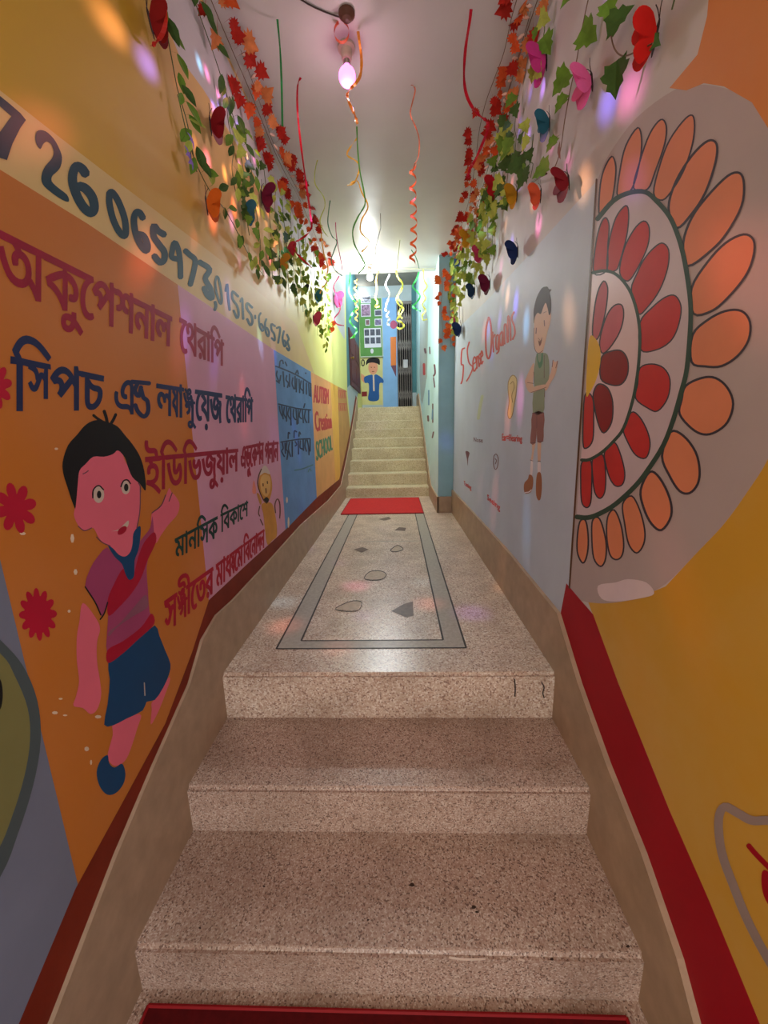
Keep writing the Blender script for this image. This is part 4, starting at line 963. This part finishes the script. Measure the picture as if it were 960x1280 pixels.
# ================================================================== GARLANDS AND VINES
MAPLE = [(0, 0), (.10, .10), (.02, .30), (.20, .26), (.16, .48), (.34, .36), (.42, .52), (.52, .30), (.70, .34), (.66, .20), (1, 0)]
IVY = [(0, 0), (.02, .22), (-.04, .38), (.18, .36), (.22, .50), (.40, .40), (.50, .26), (.66, .30), (.74, .16), (1, 0)]
OVAL = [(0, 0), (.10, .10), (.28, .21), (.50, .25), (.72, .18), (.90, .07), (1, 0)]
def leaf(bm, shape, pos, nrm, tip, size, mi=0, fold=.25, curl=.15):
    nrm = nrm.normalized(); tip = (tip - nrm * tip.dot(nrm))
    if tip.length < 1e-4: tip = nrm.orthogonal()
    tip.normalize(); sd = nrm.cross(tip)
    def P(u, v):
        p = pos + tip * (u * size) + sd * (v * size) + nrm * (size * (fold * abs(v) - curl * u * u))
        p.x = min(max(p.x, XL + .005), XR - .005); p.z = min(p.z, ZC - .004)
        if p.x > XN - .005: p.y = min(p.y, 3.944)
        return p
    mid = bm.verts.new(P(.38, 0))
    top = [bm.verts.new(P(u, v)) for u, v in shape]
    bot = [top[0]] + [bm.verts.new(P(u, -v)) for u, v in shape[1:-1]] + [top[-1]]
    for L, rev in ((top, False), (bot, True)):
        for a, b in zip(L, L[1:]):
            f = bm.faces.new((mid, b, a) if not rev else (mid, a, b)); f.material_index = mi
def leafmat(name, rgb, var=.2):
    m = mat(name, rgb, .7, var, scale=30, spec=.15); return m
G1, G2, G3 = leafmat('leaf_green', (96, 128, 44)), leafmat('leaf_dark_green', (62, 88, 40)), leafmat('leaf_yellow_green', (160, 172, 74))
R1m, R2m, R3m = leafmat('leaf_red', (158, 32, 20)), leafmat('leaf_orange_red', (196, 76, 32)), leafmat('leaf_rust', (190, 112, 62))
STEM = mat('vine_stem_green', (86, 96, 56), .5, .1); WIRE = mat('thin_brown_wire', (110, 84, 62), .5, .1)
def vine(name, pts, shape, mats, size, gap, out, label, cat, group=None, seed=1, spread=.03, stem_m=None, jit=.5, droop=Vector((0, 0, -1)), flat=.6):
    """pts = world points of the stem; out = direction away from the wall or ceiling it hangs on"""
    r = random.Random(seed); pts = cr(pts, False, 6)
    for p in pts:
        p.z = min(p.z, ZC - .012); p.x = min(max(p.x, XL + .01), XR - .01)
        if p.x > XN - .02: p.y = min(p.y, 3.935)
    t = empty(name, pts[0], label, cat, group)
    bm = bmesh.new(); tube(bm, pts, .0016, 5); sub_to(link('stem', bm, stem_m or STEM), t)
    bm = bmesh.new(); acc = 0
    out = out.normalized()
    for a, b in zip(pts, pts[1:]):
        seg = b - a; L = seg.length; d = seg.normalized()
        while acc < L:
            p = a + d * acc
            sd = d.cross(out).normalized() * r.choice((-1, 1))
            off = sd * r.uniform(.2, 1) * spread + out * r.uniform(.0, .5) * spread
            nrm = out + Vector((0, -.9, 0)) + Vector((r.uniform(-1, 1), r.uniform(-1, 1), r.uniform(-1, 1))) * jit
            tip = sd * r.uniform(.3, 1) + droop * r.uniform(.2, 1) + d * r.uniform(-.3, .6)
            s = size * r.uniform(.7, 1.2)
            q = p + off + out * .006
            leaf(bm, shape, q, nrm, tip, s, r.randrange(len(mats)), .2, .12)
            # petiole
            w = Vector((.0006, .0006, 0)); v1 = [bm.verts.new(p), bm.verts.new(q + w), bm.verts.new(q - w)]
            bm.faces.new(v1).material_index = 0
            acc += gap * r.uniform(.6, 1.4)
        acc -= L
    sub_to(link('foliage', bm, mats), t)
    return t
OL, OR, OD = Vector((1, 0, 0)), Vector((-1, 0, 0)), Vector((0, 0, -1))
def Lp(L, off=.014): return [LEFT.hit(x, y, off) for x, y in L]
def Rp(L, off=.014): return [RIGHT.hit(x, y, off) for x, y in L]
# left: red maple garland along the ceiling corner
gl = [(252, -30), (268, 10), (290, 62), (315, 120), (336, 172), (353, 210), (375, 250), (394, 288), (409, 328)]
vine('maple_garland', Lp(gl, .05), MAPLE, [R1m, R2m, R1m, R2m, R3m], .060, .027, Vector((.7, 0, -.7)), 'red maple leaf garland along the left ceiling corner', 'garland', seed=3, spread=.055, stem_m=WIRE, jit=.7)
# right: two maple garlands and two drops before the pilaster
vine('maple_garland', [CEIL.hit(x, y, .02) for x, y in [(655, -30), (640, 20), (630, 65), (618, 98), (606, 132), (598, 170), (594, 205), (585, 255), (572, 295), (556, 333)]], MAPLE, [R1m, R2m, R1m], .055, .06, Vector((-.3, 0, -1)), 'red maple leaf garland on the ceiling left of the right-hand corner', 'garland', seed=5, spread=.035, stem_m=WIRE, jit=.6)
vine('maple_garland', Rp([(680, -20), (662, 25), (646, 80), (632, 125), (618, 180), (606, 225), (592, 270), (576, 303), (569, 320)], .03), MAPLE, [R2m, R3m, R1m, R3m], .055, .022, Vector((-.8, 0, -.6)), 'orange and rust maple leaf garland in the right-hand ceiling corner', 'garland', seed=6, spread=.04, stem_m=WIRE, jit=.7)
for sx, lab, sd in ((0, 'orange leaf strand hanging before the pilaster, nearer the stairs', 8), (11, 'orange leaf strand hanging before the pilaster, nearer the lavender wall', 9)):
    vine('leaf_strand', [depth(x + sx, y, 3.92) for x, y in [(551, 338), (553, 360), (551, 385), (553, 410), (552, 437 - sx * .3)]], MAPLE, [R2m, R2m, leafmat('leaf_orange', (220, 104, 44))], .06, .048, Vector((0, -1, 0)), lab, 'garland', seed=sd, spread=.03, stem_m=WIRE, jit=.35)
# left green vines
vine('green_vine', Lp([(192, -20), (204, 20), (214, 70), (222, 112), (233, 150), (240, 185), (246, 215)], .02), OVAL, [G1, G2, G1], .062, .042, OL, 'near hanging vine with oval green leaves on the yellow wall', 'vine', seed=11, spread=.02, jit=.35)
vine('green_vine', Lp([(236, -20), (250, 20), (268, 70), (284, 120), (300, 175), (312, 215)], .02), OVAL, [G2, G1], .055, .05, OL, 'vine with oval leaves on the white strip of the left wall', 'vine', seed=12, spread=.028, jit=.4)
vine('green_vine', Lp([(222, 118), (240, 190), (262, 238), (285, 268), (312, 320), (330, 345)], .02), OVAL, [G1, G3, G2], .05, .045, OL, 'low slanting vine on the yellow wall above the telephone number', 'vine', seed=13, spread=.03, jit=.45)
lv = [(280, 110, 300, 255), (296, 150, 316, 300), (310, 180, 330, 338), (326, 200, 345, 352), (338, 222, 356, 362), (348, 232, 366, 372), (358, 255, 374, 384), (366, 270, 384, 396), (376, 285, 392, 410), (386, 300, 402, 425), (396, 318, 411, 440), (402, 330, 415, 425)]
for i, (x0, y0, x1, y1) in enumerate(lv):
    top = LEFT.hit(x0, y0, .02); bot = LEFT.hit(x1, y1, .02)
    y = (top.y + bot.y) / 2
    pts = [Vector((top.x, y + rnd.uniform(-.03, .03), top.z + (bot.z - top.z) * k / 4)) for k in range(5)]
    vine('green_vine', pts, IVY if i % 2 else OVAL, [G1, G2, G3] if i < 6 else [G1, G3, G3], .052, .034, OL, 'green ivy strand hanging in the far cluster on the left wall' if i >= 4 else
         ['vine strand beside the orange butterfly on the left wall', 'vine strand behind the dark teal butterfly', 'ivy strand above the digits four and seven', 'leafy strand behind the maroon butterfly'][i], 'vine', 'ivy strands in the far left cluster' if i >= 4 else None, seed=20 + i, spread=.03, jit=.6)
# right green vines
vine('ivy_vine', Rp([(742, -30), (733, 10), (726, 45), (720, 80), (713, 112), (706, 150), (700, 190), (690, 218)], .03), IVY, [G1, G1, G2], .064, .075, OR, 'ivy vine with a bare lower wire above the lavender zone', 'vine', seed=41, spread=.03, stem_m=WIRE, jit=.4)
vine('ivy_vine', Rp([(765, -30), (762, 15), (766, 55), (778, 70), (800, 62), (816, 54)], .03), IVY, [G2, G1], .064, .08, OR, 'ivy vine looping to the big red butterfly', 'vine', seed=42, spread=.025, stem_m=WIRE, jit=.45)
vine('ivy_vine', Rp([(848, -40), (845, -10), (840, 12)], .03), IVY, [G2], .06, .06, OR, 'dark ivy sprig above the big red butterfly', 'vine', seed=43, spread=.02, jit=.4)
rv = [(690, -10, 668, 120), (652, 105, 640, 200), (660, 150, 652, 215), (640, 130, 628, 250), (632, 160, 624, 262), (668, 165, 660, 228), (622, 190, 614, 300), (636, 230, 628, 268), (612, 230, 606, 340), (620, 225, 612, 325), (604, 250, 600, 345), (596, 270, 592, 352), (590, 285, 586, 362), (582, 295, 580, 375), (575, 310, 574, 400), (570, 320, 569, 415), (566, 330, 565, 385)]
nm = ['ivy strand behind the magenta butterfly', 'ivy strand left of the teal butterfly on the right wall', 'ivy strand left of the broken twig', 'ivy strand beside the small dark red butterfly', 'ivy strand behind the red and gold butterflies']
for i, (x0, y0, x1, y1) in enumerate(rv):
    top = RIGHT.hit(x0, y0, .025); bot = RIGHT.hit(x1, y1, .025); y = (top.y + bot.y) / 2
    pts = [Vector((top.x, y + rnd.uniform(-.03, .03), top.z + (bot.z - top.z) * k / 4)) for k in range(5)]
    vine('ivy_vine', pts, IVY, [G1, G2, G3] if i < 8 else [G3, G1, G3], .06, .042, OR, nm[i] if i < 5 else 'green ivy strand hanging in the far cluster on the right wall', 'vine', None if i < 5 else 'ivy strands in the far right cluster', seed=60 + i, spread=.03, jit=.6)
# fairy lights along both corners
bulbm = mat('clear_fairy_bulb', (236, 196, 176), .15, .05)
def fairy(pts, n, out, label, seed):
    r = random.Random(seed); pts = cr(pts, False, 8)
    t = empty('fairy_light_string', pts[0], label, 'string lights')
    bm = bmesh.new(); tube(bm, pts, .0012, 4); sub_to(link('wire', bm, WIRE), t)
    proto = None
    for k in range(n):
        p = pts[int((k + .5) / n * (len(pts) - 1))]
        d = (out + Vector((r.uniform(-1, 1), r.uniform(-1, 1), r.uniform(-1, .3))) * .7).normalized()
        bm = bmesh.new(); lathe(bm, [(.003, 0), (.004, .006), (.006, .010), (.006, .020), (.003, .027), (.0005, .030)], p, d, 8)
        sub_to(link('fairy_bulb', bm, bulbm, smooth=True), t)
fairy(Rp([(668, 0), (652, 55), (640, 100), (628, 145), (614, 195), (602, 240), (588, 280), (570, 325)], .035), 22, OR, 'string of clear fairy lights along the right-hand ceiling corner', 4)
fairy(Lp([(300, 60), (322, 120), (342, 180), (360, 215), (382, 258), (400, 300)], .06), 18, OL, 'string of clear fairy lights along the left ceiling corner', 5)
# little purple blossom on the near vine
bl = empty('blossom_sprig', LEFT.hit(238, 185, .03), 'tiny purple blossoms tucked in the near left vine', 'flower')
bm = bmesh.new(); tube(bm, [LEFT.hit(236, 172, .022), LEFT.hit(238, 186, .03), LEFT.hit(239, 202, .028)], .0015, 5); sub_to(link('stem', bm, STEM), bl)
for px, py in ((240, 176), (236, 192), (239, 202)):
    bm = bmesh.new(); c = LEFT.hit(px, py, .03)
    for k in range(5):
        a = 2 * PI * k / 5; leaf(bm, OVAL, c, Vector((1, 0, .1)), Vector((0, math.cos(a), math.sin(a))), .022)
    sub_to(link('blossom', bm, mat('purple_petal', (128, 96, 190), .5, .1)), bl)

# ================================================================== BUTTERFLIES
WU = [(0, 0), (.10, .16), (.28, .40), (.52, .50), (.74, .46), (.86, .28), (.78, .10), (.58, 0), (.26, -.05), (.56, -.14), (.66, -.32), (.54, -.50), (.36, -.56), (.18, -.40), (.06, -.18)]
def butterfly(px, py, size_px, plane, rgb, roll, label, group=None, fold=.85, depth_off=.012, name='paper_butterfly'):
    c = plane.hit(px, py, depth_off)
    s = size_px * plane.pxsize(px, py)
    n = Vector((0, 0, 0)); n[plane.axis] = plane.n
    upv = Vector((0, 0, 1)); sd = upv.cross(n)
    rot = Matrix.Rotation(roll, 3, n)
    u, v = rot @ sd, rot @ upv
    t = empty(name, c, label, 'butterfly', group)
    m = mat('butterfly_%d_%d_%d' % rgb, rgb, .5, .08, scale=30)
    for sg in (1, -1):
        a = 1.32 if (sg > 0) == (plane.n * u.y * n.x < 0 if False else (u.y < 0)) else .42
        w = u * sg * math.cos(a) + n * math.sin(a)
        wn = w.cross(v).normalized() * .0006
        bm = bmesh.new(); P = [c + w * (x * s) + v * (y * s) for x, y in [(q.x, q.y) for q in cr([Vector(p) for p in WU], True, 2)]]
        A = [bm.verts.new(p + wn) for p in P]; B = [bm.verts.new(p - wn) for p in P]
        fs = [bm.faces.new(A), bm.faces.new(list(reversed(B)))]
        for k in range(len(P)): bm.faces.new((A[k], B[k], B[(k + 1) % len(P)], A[(k + 1) % len(P)]))
        bmesh.ops.triangulate(bm, faces=fs); bmesh.ops.recalc_face_normals(bm, faces=bm.faces[:])
        sub_to(link('wing', bm, m), t)
    dk = mat('butterfly_body_dark', (46, 30, 30), .5, .1)
    bm = bmesh.new(); tube(bm, [c + v * (s * q) + n * .003 for q in (-.42, -.25, 0, .2, .3)], [s * .015, s * .035, s * .04, s * .04, s * .02], 8)
    sub_to(link('body', bm, dk), t)
    for sg in (1, -1):
        bm = bmesh.new(); tube(bm, cr([c + v * (s * .28) + n * .003, c + v * (s * .48) + u * (s * .06 * sg) + n * (s * .1), c + v * (s * .62) + u * (s * .16 * sg) + n * (s * .14)], False, 3), s * .012, 4)
        sub_to(link('antenna', bm, dk), t)
    return t
RED, DRED, MAG, PNK, TEAL, NAVY, GOLD, ORG, MARO, CRIM = (176, 26, 20), (120, 14, 26), (196, 52, 128), (222, 92, 150), (34, 92, 112), (20, 40, 82), (188, 134, 22), (196, 88, 24), (92, 14, 44), (176, 52, 84)
BL = [(186, 26, 38, RED if 0 else (120, 18, 20), .4, 'large dark red butterfly at the top of the yellow wall'), (262, 155, 30, DRED, .1, 'dark red butterfly on the yellow wall between two vines'), (257, 255, 30, ORG, .1, 'orange butterfly above the telephone number'),
      (326, 245, 26, MARO, 0, 'maroon butterfly below the left maple garland'), (304, 265, 24, TEAL, .2, 'dark teal butterfly on the left wall'), (358, 312, 17, (160, 40, 52), 0, 'crimson butterfly beside the end of the long red streamer'),
      (349, 328, 19, (166, 112, 34), 0, 'brown gold butterfly in the left ivy cluster'), (379, 361, 10, (30, 34, 44), 0, 'tiny black butterfly in the left ivy cluster'), (393, 370, 14, TEAL, 0, 'small teal butterfly near the left wall\'s far end'),
      (417, 374, 17, PNK, .2, 'bright pink butterfly nearest the far end of the left wall'), (391, 398, 15, CRIM, 0, 'small crimson butterfly low in the left ivy cluster'), (411, 408, 12, (190, 70, 34), 0, 'small orange red butterfly lowest on the left')]
for x, y, s, c, r, l in BL: butterfly(x, y, s * .92, LEFT, c, r, l)
BR = [(684, 74, 32, MAG, .2, 'large magenta butterfly on the right wall'), (741, 100, 34, PNK, .3, 'pink butterfly beside the ivy leaf on the right wall'), (688, 153, 24, TEAL, .1, 'teal butterfly beside the bare vine wire'), (712, 226, 28, DRED, .35, 'dark red butterfly just above the lavender zone'),
      (622, 232, 20, (166, 20, 26), 0, 'red butterfly among the ivy on the right wall'), (647, 243, 20, GOLD, 0, 'gold butterfly beside the red one'), (677, 243, 21, (226, 92, 56), 0, 'coral butterfly at the end of the twig'), (589, 298, 18, GOLD, 0, 'gold butterfly beside the orange garland'),
      (604, 317, 17, CRIM, 0, 'rose butterfly below the gold one'), (648, 313, 20, NAVY, .2, 'navy butterfly alone on the white wall'), (613, 354, 18, MARO, .1, 'dark red butterfly above the slanting title'), (594, 363, 14, (28, 52, 78), 0, 'blue grey butterfly in the right ivy cluster'),
      (577, 411, 14, NAVY, 0, 'navy butterfly lowest on the right wall'), (575, 328, 9, (52, 96, 150), 0, 'tiny blue butterfly beside the orange garland'), (570, 400, 8, CRIM, 0, 'tiny crimson butterfly above the lowest navy one'), (822, 44, 42, (186, 24, 18), -.3, 'big red butterfly under the dark ivy sprig')]
for x, y, s, c, r, l in BR: butterfly(x, y, s * 1.12, RIGHT, c, r, l)
tw = empty('twig', RIGHT.hit(672, 222, .02), 'short bare brown twig pointing at the coral butterfly', 'twig')
bm = bmesh.new(); tube(bm, cr([RIGHT.hit(664, 229, .015), RIGHT.hit(673, 222, .025), RIGHT.hit(683, 217, .03)]), [.0035] * 9, 6); sub_to(link('stalk', bm, mat('twig_brown', (90, 62, 50), .6, .1)), tw)
bm = bmesh.new(); leaf(bm, OVAL, RIGHT.hit(700, 176, .02), OR, Vector((0, .1, -1)), .05); sub_to(link('dry_leaf', bm, mat('dry_leaf_brown', (128, 92, 74), .6, .1)), tw)

# ================================================================== STREAMERS
def ribbon_mat(rgb): return mat('streamer_%d_%d_%d' % rgb, rgb, .35, .06, scale=10)
def streamer(px, Y, rgb, w, label, wob=.012, dY=0.0, curl=None, n=5, group=None, hang=False):
    """px = path down from the ceiling in the plane at distance Y; the ribbon twists and swings in depth on the way"""
    P = cr([Vector(p) for p in px], False, n); N = len(P)
    pts = []
    for i, p in enumerate(P):
        t = i / max(1, N - 1)
        pts.append(depth(p.x, p.y, Y + dY * t + (0 if curl else wob) * math.sin(i * 1.1)))
    if hang: pts = [Vector((pts[0].x, pts[0].y, ZC - .0015 - (ZC - pts[0].z) * k / 4)) for k in range(4)] + pts
    if pts[0].z > ZC - .004:
        pts = [p for p in pts if p.z < ZC - .001]
    if curl:
        r, turns, start = curl
        q = []
        M_ = 16 * turns
        for k in range(M_ + 1):
            t = k / M_; f = t * (len(pts) - 1); i = min(int(f), len(pts) - 2)
            c = pts[i].lerp(pts[i + 1], f - i); rr = r * min(1, max(0, (t - start) / .12 + .0)) if start else r
            a = 2 * PI * turns * t
            q.append(c + Vector((math.cos(a) * rr, math.sin(a) * rr, 0)))
        pts = q
    bm = bmesh.new(); prev = None; N = len(pts)
    for i, p in enumerate(pts):
        d = (pts[min(i + 1, N - 1)] - pts[max(i - 1, 0)]).normalized()
        if curl: s_ = Vector((0, 0, 1)) - d * d.z
        else:
            s_ = Vector((1, 0, 0)) - d * d.x
            s_ = Matrix.Rotation(.7 * math.sin(i * .45), 3, d) @ s_
        if s_.length < 1e-3: s_ = d.orthogonal()
        s_.normalize(); h = d.cross(s_) * .0003
        ring = [bm.verts.new(p + s_ * w / 2 + h), bm.verts.new(p - s_ * w / 2 + h), bm.verts.new(p - s_ * w / 2 - h), bm.verts.new(p + s_ * w / 2 - h)]
        if prev:
            for k in range(4): bm.faces.new((prev[k], prev[(k + 1) % 4], ring[(k + 1) % 4], ring[k]))
        else: bm.faces.new(list(reversed(ring)))
        prev = ring
    bm.faces.new(prev)
    bmesh.ops.recalc_face_normals(bm, faces=bm.faces[:])
    o = link('paper_streamer', bm, ribbon_mat(rgb), smooth=False)
    tag(o, label, 'streamer', group)
    # a dab of tape holds it to the ceiling
    return o
SR, SG, SY, SO, SLG, SW, SM = (168, 14, 34), (38, 128, 62), (206, 190, 70), (240, 150, 50), (92, 210, 110), (236, 232, 240), (206, 60, 120)
streamer([(344, -30), (346, 15), (350, 60), (352, 105), (353, 158)], 1.80, SG, .008, 'straight dark green streamer hanging left of the pink bulb')
streamer([(376, 97), (372, 108), (372, 140), (376, 180), (382, 225), (388, 268), (389, 286), (379, 297), (368, 304), (369, 314), (379, 325), (390, 335)], 2.06, SR, .009, 'long red streamer with a kinked end beside the left maple garland')
streamer([(399, 192), (394, 212), (394, 230), (404, 245), (406, 258), (400, 275), (404, 288), (410, 296)], 2.58, (176, 190, 90), .006, 'thin pale green streamer beside the long red one')
streamer([(414, 243), (411, 262), (410, 280), (415, 295), (421, 302), (417, 315), (414, 326), (419, 338), (428, 345)], 3.0, (70, 130, 96), .007, 'short green streamer between red and yellow ones')
streamer([(420, 290), (422, 305), (426, 325), (428, 337)], 3.3, SM, .006, 'short magenta streamer hanging straight near the lintel', hang=True)
streamer([(441, 10), (445, 25), (449, 50), (452, 78), (449, 98), (437, 112), (434, 120), (438, 132), (444, 145), (447, 155)], 1.86, SO, .011, 'orange streamer twisting past the pink bulb')
streamer([(446, 158), (447, 185), (450, 215), (455, 240), (456, 256), (447, 272), (441, 288), (443, 305), (452, 322), (456, 332), (448, 342)], 2.32, (78, 142, 60), .008, 'long green streamer below the pink bulb')
streamer([(447, 172), (438, 184), (434, 194), (446, 202), (449, 212), (443, 228), (434, 232), (446, 226), (452, 240), (460, 258), (452, 275), (451, 290), (462, 303), (452, 315)], 2.36, (226, 180, 70), .008, 'golden streamer coiled round the long green one')
streamer([(511, 106), (516, 107), (519, 113), (515, 130), (513, 143), (520, 160), (524, 175), (523, 195), (518, 206), (516, 214)], 2.13, (214, 122, 90), .006, 'salmon streamer hooked on the ceiling right of centre')
streamer([(516, 205), (516, 240), (517, 270), (517, 300), (515, 330)], 2.13, (236, 110, 60), .010, 'orange spiral streamer right of centre', curl=(.016, 7, 0))
streamer([(592, -25), (588, 20), (582, 60), (580, 95), (583, 118), (591, 135), (600, 145), (609, 152), (609, 164), (602, 182), (594, 200), (587, 212), (585, 223)], 1.80, SR, .011, 'wide red streamer kinked against the right maple garland', wob=.004)
streamer([(476, 285), (472, 300), (469, 315), (474, 330), (466, 336), (460, 333)], 3.2, (150, 150, 150), .005, 'thin grey streamer beside the white bulb\'s reflection', hang=True)
streamer([(438, 338), (437, 350), (436, 364), (441, 374), (446, 382), (441, 391), (437, 400), (441, 407), (446, 412), (443, 419), (438, 423), (444, 421)], 4.24, SLG, .018, 'bright green zigzag streamer at the left of the lintel')
streamer([(445, 348), (444, 365), (446, 385), (445, 402)], 4.26, (236, 180, 90), .012, 'gold spiral streamer beside the bright green zigzag', curl=(.016, 6, 0))
streamer([(487, 343), (482, 356), (487, 368), (483, 380), (482, 388), (486, 389), (483, 395), (487, 398), (484, 404), (487, 407)], 4.24, SW, .016, 'white streamer with a crimped end right of the white bulb', wob=.003)
streamer([(495, 336), (497, 346), (503, 354), (502, 362), (496, 372), (498, 380), (504, 386), (500, 394), (496, 400), (502, 403), (505, 408), (500, 411), (496, 409)], 4.24, (222, 222, 80), .017, 'yellow wavy streamer before the gate', wob=.003)
streamer([(502, 360), (497, 372), (503, 380), (498, 392), (503, 398)], 4.28, (206, 206, 96), .014, 'second yellow streamer twined with the wavy one', wob=.003)
streamer([(524, 340), (520, 350), (516, 358), (522, 365), (525, 371), (520, 379), (516, 383), (521, 387), (526, 389)], 4.22, (70, 180, 96), .018, 'green zigzag streamer at the right of the lintel', wob=.003)
streamer([(529, 337), (530, 350), (534, 358), (529, 366), (532, 373), (528, 381), (532, 388), (528, 394), (529, 400), (534, 399)], 4.2, (230, 220, 110), .016, 'pale yellow crimped streamer nearest the pilaster', wob=.003)
streamer([(424, 345), (417, 358), (420, 368), (425, 382), (424, 390), (418, 398), (421, 405), (430, 407)], 4.1, (196, 60, 110), .012, 'magenta streamer at the far end of the left wall', wob=.003)
streamer([(402, 300), (405, 318), (410, 335), (407, 348), (409, 352), (403, 360), (400, 367)], 3.4, (232, 170, 70), .010, 'amber streamer before the left ivy cluster', hang=True)
streamer([(473, 338), (470, 350), (471, 362), (469, 372), (472, 378), (469, 384), (474, 383)], 4.26, (240, 180, 90), .014, 'short gold curl below the white bulb', wob=.003, hang=True)
streamer([(500, 300), (498, 318), (496, 336)], 3.6, (190, 200, 120), .005, 'thin yellow streamer hanging right of the white bulb')
streamer([(514, 312), (520, 322), (524, 336)], 3.7, (90, 170, 120), .007, 'short green streamer under the orange spiral')
streamer([(205, 0), (208, 20), (204, 40), (196, 52), (188, 58)], 1.28, (170, 40, 34), .010, 'short red ribbon curl hanging by the large dark red butterfly', wob=.002)
bm = bmesh.new(); tube(bm, cr([depth(410, 342, 4.2), depth(430, 338, 4.2), depth(452, 336, 4.2), depth(478, 337, 4.2), depth(510, 336, 4.2), depth(546, 336, 4.2)]), .003, 5)
tag(link('taut_string', bm, mat('pale_string', (214, 206, 170), .6, .05)), 'thin pale string stretched along the lintel', 'string')
# the salmon paper ring by the lamp
pr = CEIL.hit(427, 40, .03)
bm = bmesh.new(); pts = [pr + Vector((.028 * math.cos(a), .0, .032 * math.sin(a))) for a in [2 * PI * k / 20 for k in range(21)]]
prev = None
for p in pts:
    ring = [bm.verts.new(p + Vector((0, .007, 0))), bm.verts.new(p + Vector((0, -.007, 0)))]
    if prev: bm.faces.new((prev[0], prev[1], ring[1], ring[0]))
    prev = ring
bmesh.ops.solidify(bm, geom=bm.faces[:], thickness=.001)
tag(link('paper_ring', bm, mat('salmon_paper', (226, 120, 84), .5, .06)), 'salmon paper ring curled on the ceiling beside the pink bulb', 'paper ring')
